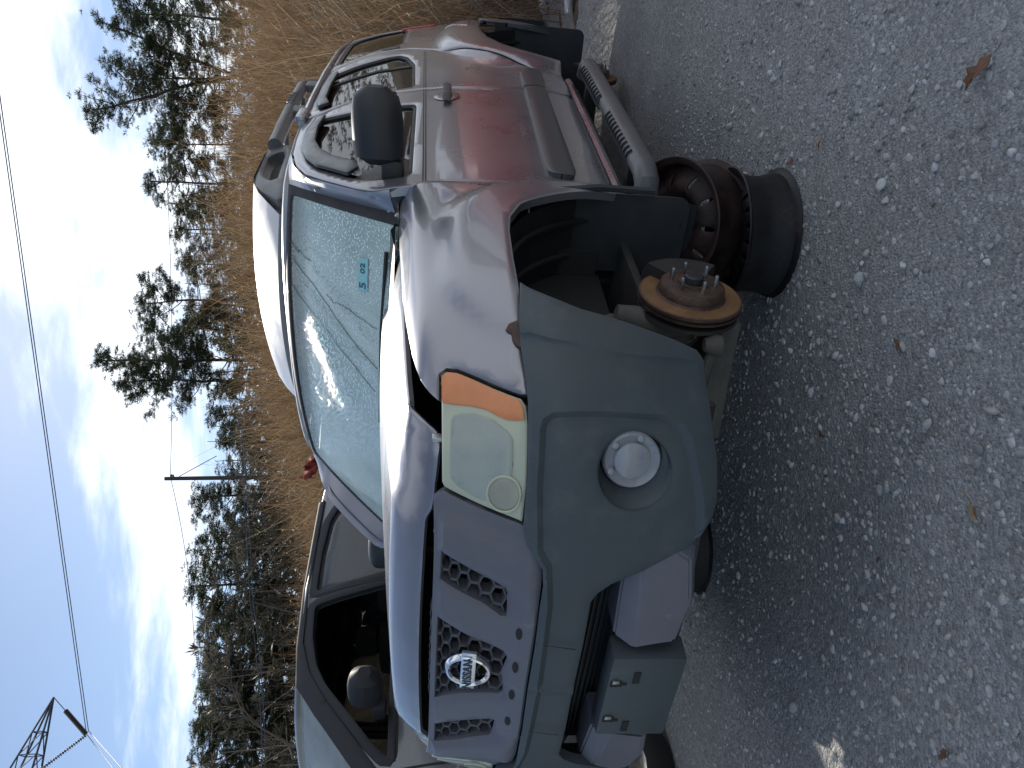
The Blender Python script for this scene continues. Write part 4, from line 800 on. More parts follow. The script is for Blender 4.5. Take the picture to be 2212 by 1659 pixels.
for pr, W_, nm in ((fdo, FWIN, 'door_glass'), (rdo, RWIN, 'door_glass'), (qua, QWIN, 'quarter_glass')):
    VF = sp(fillet(W_, .03), off=-.014, step=.05, depth=.0, bev=.003); VS = sp(inset(fillet(W_, .03), -.004), [inset(fillet(W_, .03), .016)], off=-.006, step=.03, depth=.006, bev=.003)
    for k in (0, 1):
        g = part(nm, VF if k == 0 else mirror_y(*VF), sideglass, pr[k]); part('window_seal', VS if k == 0 else mirror_y(*VS), rubber, pr[k])
# divider bars in the rear door window, mirror triangle
for k in (0, 1):
    VF = sp([(-2.25,.94),(-2.24,1.12),(-2.08,1.36),(-2.04,1.36),(-2.20,1.12),(-2.21,.94)], off=-.008, step=.03, depth=.006); part('window_divider', VF if k == 0 else mirror_y(*VF), rubber, rdo[k])
    VF = sp([(-.56,.87),(-.56,1.01),(-.61,1.07),(-.72,1.0),(-.76,.88)], off=-.007, step=.03, depth=.006); part('window_corner_trim', VF if k == 0 else mirror_y(*VF), blackp, fdo[k])
    # rain visors over the door glass
    VIS = [(-.60,1.075),(-.748,1.208),(-.868,1.266),(-1.035,1.311),(-1.266,1.330),(-1.44,1.315),(-1.43,1.268),(-1.26,1.278),(-1.06,1.258),(-.93,1.218),(-.82,1.156),(-.72,1.062),(-.66,1.045)]
    VF = sp(fillet(VIS, .015), off=lambda A, B: .014 + .010 * sstep(1.325, 1.255, B), step=.025, depth=.012); part('rain_visor', VF if k == 0 else mirror_y(*VF), glassy, fdo[k]) if 'glassy' in globals() else part('rain_visor', VF if k == 0 else mirror_y(*VF), P('visor_acrylic', (.05, .055, .065), .35, 0, .2, noise=(20., .3)), fdo[k])
    VIS2 = [(-1.59,1.325),(-1.72,1.358),(-2.011,1.372),(-2.25,1.364),(-2.24,1.318),(-2.0,1.325),(-1.74,1.312),(-1.62,1.28)]
    VF = sp(fillet(VIS2, .015), off=lambda A, B: .014 + .008 * sstep(1.36, 1.31, B), step=.025, depth=.012); part('rain_visor', VF if k == 0 else mirror_y(*VF), bpy.data.materials.get('visor_acrylic') or blackp, rdo[k])
    # body side moulding, in two lengths
    VF = sp(fillet([(-.55,.335),(-.57,.385),(-.63,.395),(-1.725,.398),(-1.74,.295),(-.62,.288),(-.56,.305)], .02), off=lambda A, B: .010 + .012 * np.cos((B - .342) / .062 * 1.4), step=.018, depth=.02); part('side_moulding', VF if k == 0 else mirror_y(*VF), blackp2, fdo[k]) if 'blackp2' in globals() else part('side_moulding', VF if k == 0 else mirror_y(*VF), P('moulding_grey', (.060, .060, .064), .42, bump=(300., .1, .002)), fdo[k])
    VF = sp(fillet([(-1.75,.295),(-1.745,.398),(-2.02,.40),(-2.08,.38),(-2.10,.30),(-2.07,.285),(-1.95,.287)], .015), off=lambda A, B: .010 + .012 * np.cos((B - .342) / .062 * 1.4), step=.018, depth=.02); part('side_moulding', VF if k == 0 else mirror_y(*VF), bpy.data.materials['moulding_grey'], rdo[k])
    # pinstripes
    for nm, x0, x1, dz in (('pinstripe', -.475, -1.675, 0), ('pinstripe', -.475, -1.675, .009)):
        zf = lambda x: .797 - .0365 * (x + .218)
        xs = np.linspace(x0, x1, 30); VF = sp([(x, zf(x) + dz) for x in xs] + [(x, zf(x) + dz + .0035) for x in xs[::-1]], off=.0062, step=.03, depth=0, bev=.0008); part(nm, VF if k == 0 else mirror_y(*VF), bpy.data.materials['rubber'], fdo[k])
        xs = np.linspace(-1.705, -2.48, 20); VF = sp([(x, zf(x) + dz) for x in xs] + [(x, zf(x) + dz + .0035) for x in xs[::-1]], off=.0062, step=.03, depth=0, bev=.0008); part(nm, VF if k == 0 else mirror_y(*VF), bpy.data.materials['rubber'], rdo[k])
# door handles: dished cup plus strap
for k, hx in ((0, -1.53), (1, -1.53)):
    cup = sp(ell((hx, .752), .072, .058, 22), off=.0068, step=.02, depth=0, bev=.006); h1 = part('handle_cup', cup if k == 0 else mirror_y(*cup), P('cup_paint', (.30, .26, .28), .25, .7, .6) if k == 0 else bpy.data.materials['cup_paint'], fdo[k])
    hb = MB(); q = side(np.array([hx]), np.array([.754]))[0]; xs = np.linspace(-.125, .125, 9); hb.grid([[(hx + x, q[1] + .010 + .030 * (1 - (abs(x) / .125) ** 4) + dy, .754 + dz) for x in xs] for dz, dy in ((-.019, -.012), (-.017, .004), (0, .008), (.017, .004), (.019, -.012))]); hv = hb.arrays()
    part('door_handle', hv if k == 0 else mirror_y(*hv), bpy.data.materials['moulding_grey'], fdo[k])
# rear door handle hidden in the pillar
for k in (0, 1):
    VF = sp(fillet([(-2.665,1.03),(-2.66,1.11),(-2.69,1.15),(-2.745,1.09),(-2.75,1.04)], .02), off=.004, step=.02, depth=.01); part('pillar_handle', VF if k == 0 else mirror_y(*VF), blackp, qua[k])
    VF = sp(fillet([(-3.02, .64), (-3.02, .79), (-3.30, .79), (-3.30, .64)], .02), off=.003, step=.03, depth=.004); part('fuel_flap' if k == 0 else 'panel_patch', VF if k == 0 else mirror_y(*VF), paint, qua[k])
# A pillar strips
def loft(c1, c2, m=6, bulge=.0, bd=(0, 1, 0)):
    c1 = np.asarray(c1, float); c2 = np.asarray(c2, float); n = len(c1); t_ = np.linspace(0, 1, m)
    return np.array([[c1[i] * (1 - t) + c2[i] * t + np.array(bd) * bulge * 4 * t * (1 - t) for t in t_] for i in range(n)])
def resamp(p, n):
    p = np.asarray(p, float); d = np.r_[0, np.cumsum(np.linalg.norm(np.diff(p, axis=0), axis=1))]; q = np.linspace(0, d[-1], n); return np.stack([np.interp(q, d, p[:, i]) for i in range(p.shape[1])], 1)
fd3 = side(*np.array([(x + .006, z + .006) for x, z in FD_TOP[:7]]).T); e1_ = resamp(spline(fd3, 5), 26)
wsb = np.linspace(-.02, .995, 26); e2_ = ws_s(np.full(26, 1.012), wsb); ap = MB().grid(loft(e1_, e2_, 7, .018, (.35, .75, .35)))
ap.grid(loft(e2_, e2_ + np.array([-.02, -.012, -.02]), 2)); part2('a_pillar', ap.arrays(), paint)
fe_ = wall(np.linspace(9.3, 10.72, 12), np.full(12, 8.)); we_ = ws_s(np.full(12, 1.0), np.linspace(-.10, .03, 12)); part2('cowl_corner', MB().grid(loft(fe_, we_, 5, .0)).arrays(), paint)
pc_ = np.array([fe_[-1], wall(np.array([10.72]), np.array([7.3]))[0], side(np.array([-.462]), np.array([.875]))[0], e1_[0], e1_[2], e2_[3], we_[-1]]); cc_ = pc_.mean(0) + np.array([.004, .004, .004]); part2('pillar_base', (np.vstack([pc_, cc_]), [(k, (k + 1) % 7, 7) for k in range(7)]), paint)
part('paint_chip', MB().lathe([(.012, 0), (.0, .0015)], 7, np.array([[.3, .9, .3, 0], [.75, 0, -.6, 0], [.3, -.4, .8, 0], [0, 0, 0, 1]]) @ np.eye(4) + np.array([[0, 0, 0, -.72], [0, 0, 0, .722], [0, 0, 0, 1.215], [0, 0, 0, 0]])), hubm)
# ---- roof
def roof_s(x, y):
    x = np.asarray(x, float); y = np.asarray(y, float); t_ = np.clip(np.abs(y) / .745, 0, 1.05)
    z = 1.388 + .034 * (1 - t_ ** 3.2) - .026 * sstep(-1.45, -.85, x) + .014 * sstep(-1.4, -2.4, x) - .03 * sstep(-3.2, -3.6, x)
    return np.stack([x, y, z], -1)
RO = [(-.845,0),(-.85,.2),(-.868,.4),(-.90,.58),(-.93,.665),(-1.0,.705),(-1.1,.725),(-1.4,.742),(-2.3,.745),(-2.9,.73),(-3.35,.68),(-3.5,.6),(-3.56,.3),(-3.58,0)]
part('roof', panel_arrays(fillet(RO + [(a, -b_) for a, b_ in RO[-2:0:-1]], .01), roof_s, (1, 1), step=.05, depth=.02, bev=.01), paint)
for k in (1, -1):
    gt = MB().tube([(x, k * y, z) for x, y, z in ((-1.42,.748,1.378),(-1.8,.750,1.392),(-2.3,.750,1.402),(-2.9,.738,1.405),(-3.35,.70,1.39))], .016, 8); part('roof_gutter', gt, paint)
    bk_ = MB().box((-1.50, k * .762, 1.385), (.15, .035, .045), bev=.012); part('gutter_cap', bk_, paint)
# ---- roof rack: front fairing with looped ends, tubular side rails, crossbars
rack = part('roof_rack', MB().tube([(-1.86, .50, 1.600), (-2.2, .50, 1.620), (-2.7, .495, 1.645), (-3.02, .49, 1.655), (-3.11, .485, 1.62), (-3.15, .48, 1.45)], .036, 14), railm, label='grey tubular roof rack with a sunlit front fairing')
part('side_rail', MB().tube([(a, -b_, c_) for a, b_, c_ in [(-1.86, .50, 1.600), (-2.2, .50, 1.620), (-2.7, .495, 1.645), (-3.02, .49, 1.655), (-3.11, .485, 1.62), (-3.15, .48, 1.45)]], .036, 14), railm, rack)
for x in (-2.2, -2.75): part('crossbar', MB().tube([(x, -.50, 1.61), (x, 0, 1.615), (x, .50, 1.61)], .018, 8), railm, rack)
for x in (-2.45, -3.0):
    for k in (1, -1): part('rack_foot', MB().box((x, k * .50, 1.53), (.12, .05, .20), bev=.015), railm, rack)
POD = [(-1.90,1.62),(-1.80,1.64),(-1.45,1.612),(-1.36,1.592),(-1.27,1.55),(-1.11,1.445),(-1.12,1.42),(-1.32,1.445),(-1.694,1.490),(-1.86,1.52),(-1.90,1.56)]
PODH = [(-1.791,1.575),(-1.741,1.612),(-1.528,1.592),(-1.459,1.578),(-1.37,1.52),(-1.385,1.498),(-1.707,1.524),(-1.785,1.545)]
def pod_s(a, b_): return np.stack([np.asarray(a, float), 0.515 + 0 * np.asarray(a) - .25 * (np.asarray(b_) - 1.5), np.asarray(b_, float)], -1)
for k in (1, -1):
    VF = panel_arrays(fillet(POD, .04), pod_s, (1, 1), [fillet(PODH, .03)], step=.03, depth=.06, bev=.012, cen=np.array([-1.5, 0, 1.5])); part('rack_end_loop', VF if k > 0 else mirror_y(*VF), railm, rack)
fa = MB(); ys_ = np.linspace(-.485, .485, 31); prof = [(-1.18,1.405),(-1.085,1.415),(-1.07,1.432),(-1.17,1.500),(-1.28,1.562),(-1.38,1.602),(-1.47,1.620),(-1.80,1.635),(-1.82,1.55)]
fa.grid([[(x + .07 * (1 - (y / .485) ** 2) * (1 if x > -1.5 else .2), y * (1 - .02 * (i < 3)), z + .022 * (1 - (y / .485) ** 2)) for y in ys_] for i, (x, z) in enumerate(prof)]); part('rack_fairing', fa, P('fairing_silver', (.46, .46, .47), .35, .3, .3, noise=(8., .1)), rack)
fs = MB(); fs.grid([[(x + .07 * (1 - (y / .485) ** 2) + .002, y, z + .022 * (1 - (y / .485) ** 2) + .002) for y in np.linspace(-.45, .45, 31)] for x, z in ((-1.300, 1.5702), (-1.306, 1.5726))]); part('fairing_seam', fs, rubber, rack)
lt = text_mesh('rail_letters', 'XTERRA', .052, .002, P('rail_letter', (.035, .035, .037), .5), frame_M((-2.62, .531, 1.645), (-1, 0, .02), (0, -.12, 1)), sx=1.25, bold=.001); link('rail_letters', lt, rack)
# ---- mirrors
def mirror_part(k):
    mb = MB(); rows = []
    for i, tt in enumerate(np.linspace(0, 1, 9)):           # along y from inner to outer
        y = .888 + .245 * tt; hgt = .086 * (1 - .30 * (abs(tt - .42) / .58) ** 3.2) * (.55 if i in (0, 8) else 1) ; dpt = .062 * (1 - .35 * (abs(tt - .5) / .5) ** 2.5) * (.5 if i in (0, 8) else 1); zc = .968 + .012 * tt
        rows.append([(-.585 - .035 * tt + dpt * math.cos(a) * (1.15 if math.cos(a) > 0 else .7), y, zc + hgt * np.sign(math.sin(a)) * abs(math.sin(a)) ** .6) for a in np.linspace(0, 2 * math.pi, 25)])
    mb.grid(rows); n = 25
    for r in (rows[0], rows[-1]): mb.add(r[:-1], [tuple(range(24))])
    VF = mb.arrays(); o = part('wing_mirror', VF if k == 0 else mirror_y(*VF), blackp)
    ar = MB().box((-.60, .865, .925), (.10, .09, .075), bev=.02).arrays(); part('mirror_arm', ar if k == 0 else mirror_y(*ar), blackp, o)
    gl_ = MB().grid([[(-.617 - .035 * t, .90 + .21 * t, .968 + .012 * t + s_ * .066) for t in np.linspace(0, 1, 5)] for s_ in (-1, 0, 1)]).arrays(); part('mirror_glass', gl_ if k == 0 else mirror_y(*gl_), chrome, o)
mirror_part(0); mirror_part(1)
# ---- sills, step bars, mud flaps
for k in (1, -1):
    sl = MB().tube([(x, k * .838, .140) for x in (-.50, -1.2, -2.10)], .022, 8); part('sill', sl, paint); sb_ = MB().box((-1.3, k * .76, .13), (1.65, .10, .10), bev=.02); part('sill_underside', sb_, chassis)
    st = MB().tube([(-.49, k * .86, .06), (-.505, k * .905, .06), (-.56, k * .925, .06), (-.9, k * .93, .058), (-1.6, k * .93, .052), (-2.08, k * .925, .046), (-2.15, k * .905, .046), (-2.17, k * .86, .048)], .043, 16); bar_ = part('step_bar', st, railm)
    for x0, x1 in ((-.66, -1.20), (-1.40, -1.98)):
        pad = MB(); xs = np.linspace(x0, x1, 22); pad.grid([[(x, k * (.93 + .043 * math.sin(a)), .055 + .0435 * math.cos(a) + .003) for x in xs] for a in np.linspace(-.9, .75, 9)]); pd = part('step_pad', pad, bpy.data.materials['moulding_grey'], bar_)
        rb_ = MB()
        for x in np.linspace(x0 - .03, x1 + .03, 11): rb_.tube([(x + .03 * abs(a), k * (.93 + .046 * math.sin(a)), .055 + .047 * math.cos(a) + .002) for a in np.linspace(-.8, .7, 7)], .0045, 4)
        part('tread_rib', rb_, blackp, pd)
    for x in (-.75, -1.9): part('step_bracket', MB().box((x, k * .84, .06), (.05, .16, .04), bev=.01), chassis)
flapm = P('mud_flap_rubber', (.030, .034, .038), .5, noise=(5., .25), dirt=(4., (.06, .06, .06), .5, .9))
def flap(x, k, y0, y1, z0, z1):
    mb = MB(); pl = fillet([(y0, z0), (y1, z0), (y1 + .012, z1 + .25), (y1 + .005, z1), (y0, z1)], [.06, .05, .02, .02, .02]); Vv = [(x - .02 * (z1 - b_), k * a, b_) for a, b_ in pl]; n = len(Vv)
    mb.add(np.vstack([Vv, np.array(Vv) + np.array([.008, 0, 0])]), [tuple(range(n)), tuple(range(2 * n - 1, n - 1, -1))] + [(i, (i + 1) % n, n + (i + 1) % n, n + i) for i in range(n)]); part('mud_flap', mb, flapm)
for k in (1, -1):
    flap(-.395, k, .62, .895, -.075, .40); flap(-3.22, k, .56, .90, -.09, .48)
    lp = MB().tube([(-.345, k * .915, .40), (-.37, k * .925, .25), (-.39, k * .915, .06)], .012, 6); part('flap_edge', lp, flapm)
# ---- front and rear hubs
def hub(x, k, steer, r, name, rear=False, z0=0.):
    c = np.array([x, k * .735, z0]); ax = np.array([math.sin(steer), k * math.cos(steer), 0]); e2 = np.array([0, 0, 1.]); e1 = np.cross(e2, ax); M = np.eye(4); M[:3, 0] = e1; M[:3, 1] = e2; M[:3, 2] = ax; M[:3, 3] = c
    mb = MB(); mb.lathe([(.10, -.014), (r - .006, -.014), (r - .0045, -.012)], 44, M).lathe([(r - .0045, .012), (r - .006, .014), (.108, .014), (.104, .0145)], 44, M)
    ro = part('brake_rotor', mb, rust, label='rust brown brake disc with bare wheel studs' if not rear else None)
    part('rotor_rim', MB().lathe([(r - .005, -.0135), (r, -.012), (r + .001, -.004), (r - .008, -.004), (r - .008, .004), (r + .001, .004), (r, .012), (r - .005, .0135)], 44, M), hubm, ro)
    part('rotor_hat', MB().lathe([(.105, .0143), (.099, .020), (.096, .044), (.092, .048), (.044, .048)], 40, M), hubm, ro)
    fc = MB(); Mq = M.copy(); fc.lathe([(.0915, .0485), (.088, .050), (.046, .050), (.044, .056), (.036, .057), (.034, .046), (.0, .046)], 32, M); part('hub_face', fc, hubm, ro)
    ce = MB(); ce.lathe([(.030, .045), (.029, .074), (.024, .078), (0, .078)], 18, M); part('axle_cap', ce, bpy.data.materials['chassis_steel'], ro)
    for i in range(6):
        a = R_(60 * i + 12); Mq = M.copy(); Mq[:3, 3] = c + e1 * .0635 * math.cos(a) + e2 * .0635 * math.sin(a); s_ = MB(); s_.lathe([(.0068, .045), (.0065, .083), (.0045, .087), (0, .087)], 8, Mq); part('wheel_stud', s_, steelz, ro)
    cal = MB()
    A = []
    for a in np.linspace(R_(138), R_(218), 10):
        A.append([c + ax * d + (np.array([math.cos(a), 0, 0]) + e2 * math.sin(a)) * rr_ for rr_, d in ((r - .055, -.045), (r - .06, .045), (r + .012, .05), (r + .028, .02), (r + .028, -.03), (r + .005, -.055), (r - .055, -.045))])
    A = np.array(A)
    if not rear or True: cal.grid(A); n = A.shape[1]; cal.add(A[0], [tuple(range(n - 1))]); cal.add(A[-1], [tuple(range(n - 1))]); part('brake_caliper', cal, chassis)
P('chassis_steel', (.045, .045, .05), .5, .4, noise=(20., .3))
hub(.0, 1, R_(0), .155, 'front'); hub(0, -1, R_(0), .155, 'front'); hub(-2.70, 1, 0, .145, 'rear', True, -.085); hub(-2.70, -1, 0, .145, 'rear', True, -.085)
# ---- suspension and frame
for k in (1, -1):
    part('steering_knuckle', MB().tube([(.02, k * .68, .22), (.03, k * .66, .08), (.02, k * .69, -.04), (.01, k * .66, -.13)], [.03, .05, .055, .035], 10).tube([(-.02, k * .72, 0), (-.02, k * .60, 0)], [.06, .05], 14), armm)
    part('dust_shield', MB().lathe([(.05, 0), (.15, 0), (.152, -.01)], 24, np.array([[1, 0, 0, 0], [0, 0, k, k * .705], [0, 1, 0, 0], [0, 0, 0, 1.]])), chassis)
    part('lower_control_arm', MB().tube([(.01, k * .67, -.14), (.06, k * .50, -.12), (.16, k * .34, -.09)], [.035, .045, .05], 8).tube([(.01, k * .67, -.14), (-.12, k * .48, -.12), (-.20, k * .34, -.09)], [.03, .04, .05], 8), armm)
    part('upper_control_arm', MB().tube([(.02, k * .66, .23), (.13, k * .50, .26), (.18, k * .40, .27)], [.028, .032, .04], 8).tube([(.02, k * .66, .23), (-.12, k * .48, .26), (-.18, k * .40, .27)], [.022, .028, .04], 8), armm)
    part('coil_spring', MB().tube([(.02 + .055 * math.cos(a), k * .50 + .055 * math.sin(a), -.10 + .40 * a / 44) for a in np.linspace(0, 44, 150)], .009, 5), chassis)
    part('steering_link', MB().tube([(.15, k * .66, -.05), (.17, k * .40, -.03), (.17, k * .15, -.02)], [.014, .016, .02], 8).lathe([(0, -.03), (.03, -.02), (.034, .0), (.02, .03), (0, .032)], 12, np.array([[1, 0, 0, .15], [0, 1, 0, k * .665], [0, 0, 1, -.05], [0, 0, 0, 1.]])), armm)
    part('stabiliser_link', MB().tube([(.20, k * .60, .12), (.30, k * .63, .02), (.34, k * .55, -.02)], .016, 8), armm)
    fr_ = MB().tube([(.62, k * .42, .12), (.2, k * .42, .10), (-.4, k * .46, .0), (-2.1, k * .50, -.0), (-2.5, k * .50, .12), (-3.0, k * .50, .12), (-3.5, k * .48, .05)], .055, 4); part('frame_rail', fr_, chassis)
part('added_sun_blocker', MB().box((.34, 0, .07), (.62, 1.16, .012), bev=.004), chassis)  # unseen plate added to stop sunlight leaking out beneath the bumper
part('cross_member', MB().box((.12, 0, -.06), (.22, .75, .10), bev=.02).box((-1.0, 0, 0), (.3, .95, .10), bev=.02).tube([(.35, -.6, .0), (.38, 0, -.02), (.35, .6, .0)], .016, 6), chassis)
part('engine_sump', MB().box((.10, 0, .05), (.5, .4, .22), bev=.05).box((-.6, 0, .08), (.9, .35, .2), bev=.06), chassis)
part('rear_axle', MB().tube([(-2.70, -.70, -.085), (-2.70, -.2, -.085), (-2.70, .2, -.085), (-2.70, .70, -.085)], [.045, .05, .05, .045], 12).lathe([(0, -.15), (.12, -.10), (.15, 0), (.12, .10), (0, .15)], 14, np.array([[0, 0, 1, -2.70], [1, 0, 0, 0], [0, 1, 0, -.085], [0, 0, 0, 1.]])), chassis)
part('fuel_tank', MB().box((-2.0, -.1, .06), (.8, .7, .22), bev=.05), chassis); part('muffler', MB().tube([(-3.0, -.3, .05), (-3.45, -.3, .05)], .10, 12), chassis)
part('floor_pan', MB().box((-1.65, 0, .13), (3.2, 1.45, .03), bev=.01), chassis)
# ---- interior seen through the glass
part('dashboard', MB().box((-.62, 0, .84), (.35, 1.35, .22), bev=.06), dark)
for y in (.36, -.36):
    s_ = MB().box((-1.35, y, .50), (.5, .5, .16), bev=.05).box((-1.62, y, .83), (.16, .48, .62), bev=.06, rot=Matrix.Rotation(R_(-14), 3, 'Y')); se = part('seat', s_, seatm); part('headrest', MB().box((-1.72, y, 1.20), (.10, .27, .17), bev=.04), seatm, se)
part('rear_bench', MB().box((-2.25, 0, .52), (.5, 1.25, .16), bev=.05).box((-2.50, 0, .82), (.14, 1.25, .55), bev=.05), seatm)
Mw = np.array([[.35, 0, -.94, -.93], [0, 1, 0, .36], [.94, 0, .35, .88], [0, 0, 0, 1.]]); part('steering_wheel', MB().lathe([(.18 + .015 * math.cos(a), .015 * math.sin(a)) for a in np.linspace(0, 2 * math.pi, 9)[:-1]], 28, Mw, closed=True).lathe([(0, -.03), (.06, -.02), (.06, .01), (0, .015)], 12, Mw), dark)
part('inner_firewall', MB().box((-.38, 0, .55), (.03, 1.4, .66)), dark)
# ---- tail
def tail_s(a, b_):      # a=y, b=z
    a = np.asarray(a, float); b_ = np.asarray(b_, float); return np.stack([-3.66 + .10 * (np.abs(a) / .8) ** 3 + .28 * np.clip((b_ - .9) / .5, 0, 1) ** 1.6, a, b_], -1)
part('tailgate', panel_arrays(fillet([(-.80, .30), (.80, .30), (.80, .85), (.68, 1.30), (.55, 1.39), (-.55, 1.39), (-.68, 1.30), (-.80, .85)], .05), tail_s, (1, 1), [fillet([(-.6, .92), (.6, .92), (.5, 1.30), (-.5, 1.30)], .06)], step=.06, depth=.03), paint)
part('rear_glass', panel_arrays(fillet([(-.6, .92), (.6, .92), (.5, 1.30), (-.5, 1.30)], .06), tail_s, (1, 1), step=.08, off=-.01, depth=0), sideglass)
rbm = MB(); rbm.grid([[(-3.74 + dx_ + .16 * (abs(y) / .88) ** 3, y, z) for y in np.linspace(-.88, .88, 21)] for dx_, z in ((.12, .12), (.02, .14), (0, .30), (.02, .44), (.14, .46))]); part('rear_bumper', rbm, bumperm)
for k in (1, -1):
    VF = sp(fillet([(-3.56, .86), (-3.52, 1.08), (-3.64, 1.06), (-3.68, .85)], .02), off=.008, step=.03, depth=.03); part('tail_light', VF if k > 0 else mirror_y(*VF), redlens)
    VF = sp(fillet([(-3.22, .12), (-3.18, .30), (-3.26, .57), (-3.43, .58), (-3.62, .585), (-3.72, .50), (-3.72, .14)], .02), off=.012, step=.04, depth=.02); part('rear_bumper_end', VF if k > 0 else mirror_y(*VF), bumperm)


# ================================================================== bare rims the car is propped on
rimm = P('black_steel_rim', (.020, .020, .022), .5, .5, noise=(10., .35), bump=(70., .35, .003), dirt=(8., (.13, .060, .035), .56, .78))
rimm2 = P('rusty_steel_rim', (.028, .018, .017), .6, .4, noise=(10., .4), bump=(70., .4, .003), dirt=(9., (.085, .036, .03), .45, .8))
def rim(name, M, m, label, slots=16):
    o = empty(name, M=M); tag(o, label, 'wheel rim', 'bare steel rims on the gravel')
    pr = [(.222, 0), (.226, -.004), (.222, -.010), (.206, -.016), (.204, -.034), (.197, -.060), (.196, -.100), (.204, -.135), (.206, -.158), (.222, -.166), (.225, -.170), (.220, -.174), (.200, -.164), (.198, -.137), (.190, -.100), (.191, -.058), (.198, -.030), (.200, -.012), (.216, -.002)]
    mb = MB(); mb.lathe(pr, 48, closed=True); link('barrel', mesh('barrel', *mb.arrays(), m, 50), o)
    # disc with oval hand holes
    def ds(a, b_):
        rr_ = np.hypot(a, b_); return np.stack([a, b_, -.052 + .030 * sstep(.19, .125, rr_) - .022 * sstep(.105, .085, rr_)], -1)
    holes = []
    for k in range(slots):
        t = 2 * math.pi * k / slots; c, s_ = math.cos(t), math.sin(t); holes.append([(.148 * c + q * c - w * s_, .148 * s_ + q * s_ + w * c) for q, w in [(.024 * math.cos(p_), .0085 * math.sin(p_)) for p_ in np.linspace(0, 2 * math.pi, 12, endpoint=False)]])
    holes.append([(.042 * math.cos(p_), .042 * math.sin(p_)) for p_ in np.linspace(0, 2 * math.pi, 24, endpoint=False)])
    for k in range(6): t = R_(60 * k); holes.append([(.0635 * math.cos(t) + .009 * math.cos(p_), .0635 * math.sin(t) + .009 * math.sin(p_)) for p_ in np.linspace(0, 2 * math.pi, 10, endpoint=False)])
    circ = [(.194 * math.cos(p_), .194 * math.sin(p_)) for p_ in np.linspace(0, 2 * math.pi, 56, endpoint=False)]
    V, F = panel_arrays(circ, ds, (1, 1), holes, step=.02, depth=.006, bev=.002, cen=np.array([0, 0, -9.])); link('disc', mesh('disc', V, F, m, 40), o); return o
rim('wheel_rim', Matrix.Translation((.52, 2.555, .172)) @ Matrix.Rotation(R_(-2), 4, 'X'), rimm, 'black slotted steel rim lying flat on the gravel, lower of the stacked pair')
rim('wheel_rim', Matrix.Translation((.56, 2.59, .36)) @ Matrix.Rotation(R_(26), 4, 'X') @ Matrix.Rotation(R_(-6), 4, 'Y'), rimm2, 'rusty steel rim leaning on top of the flat black rim under the sill', 10)
rim('wheel_rim', Matrix.Translation((-.71, 3.31, .172)), rimm, 'dark rim lying flat in the shadow under the front bumper, far side')
rim('wheel_rim', Matrix.Translation((-.73, 3.33, .350)), rimm, 'dark rim stacked second in the shadow under the front bumper, far side')
# ================================================================== the other parked car behind
yw = math.atan2(.5729, .8185) + R_(2); F2 = Vector((-math.sin(yw), -math.cos(yw), 0)); L2 = Vector((math.cos(yw), -math.sin(yw), 0))
base2 = Vector(CT.tolist()) + L2 * (-2.60) + F2 * .12; base2.z = 0
M2 = Matrix((F2, L2, Vector((0, 0, 1)))).transposed().to_4x4(); M2.translation = base2
car2 = empty('parked_crossover', M=M2 @ Matrix.Translation((-1.1, 0, 0))); tag(car2, 'dark grey crossover parked behind, its front window open and roof edge shining', 'car')
C2 = np.array([-1.1, 0, .9])
paint2 = P('dark_grey_paint', (.15, .155, .165), .32, .5, .6, noise=(3., .05)); trim2 = P('satin_black_trim', (.026, .027, .032), .6, 0., 0., .3); glass2 = glass('grey_glass', (.14, .16, .17), (.17, .19, .21), (.18, .32), 5., ior=1.7); wsg2 = glass('dusty_windscreen', (.40, .45, .45), (.42, .45, .44), (.40, .62), 6.)
Z2 = np.array([.2, .5, .85, 1.15, 1.30, 1.5, 1.7, 1.85, 2.]); Y2 = np.array([.84, .90, .925, .91, .885, .835, .775, .715, .62])
def side2(x, z):
    x = np.asarray(x, float); z = np.asarray(z, float); y = np.interp(z, Z2, Y2); y = y - .10 * np.clip((x - .7) / .7, 0, 1.5) ** 2 - .07 * np.clip((-2.6 - x) / .8, 0, 1.5) ** 2; return np.stack([x, y, z], -1)
def part2c(name, VF, m, parent=None):
    V, F = VF.arrays() if isinstance(VF, MB) else VF; return link(name, mesh(name, V, F, m), parent or car2, (1.1, 0, 0) if parent is None else None)
def s2(o, h=(), **k): return panel_arrays(o, side2, (1, 1), h, cen=C2, **k)
ARF = [(.52 * 0 + .0 + .40 * math.cos(a), .36 + .40 * math.sin(a)) for a in np.linspace(0, math.pi, 12)]; ARR = [(-2.72 + .40 * math.cos(a), .36 + .40 * math.sin(a)) for a in np.linspace(0, math.pi, 12)]
BODY = [(1.05, .36), (.40, .36)] + ARF[1:-1] + [(-.40, .36), (-2.30, .36), ] + ARR[1:-1] + [(-3.12, .36), (-3.35, .5), (-3.38, 1.0), (-3.30, 1.32), (-3.05, 1.66), (-2.6, 1.80), (-1.9, 1.872), (-1.2, 1.895), (-.8, 1.885), (-.55, 1.845), (-.35, 1.74), (.05, 1.46), (.22, 1.345), (.95, 1.22), (1.22, 1.08), (1.30, .8), (1.22, .45)]
WF = [(-1.06, 1.825), (-.85, 1.815), (-.66, 1.775), (-.53, 1.715), (-.16, 1.455), (-.06, 1.37), (-1.10, 1.37)]
WR = [(-1.19, 1.37), (-1.15, 1.828), (-1.45, 1.822), (-1.70, 1.795), (-1.82, 1.74), (-1.98, 1.37)]; WQ = [(-2.06, 1.40), (-1.93, 1.73), (-2.25, 1.74), (-2.6, 1.66), (-2.85, 1.45)]
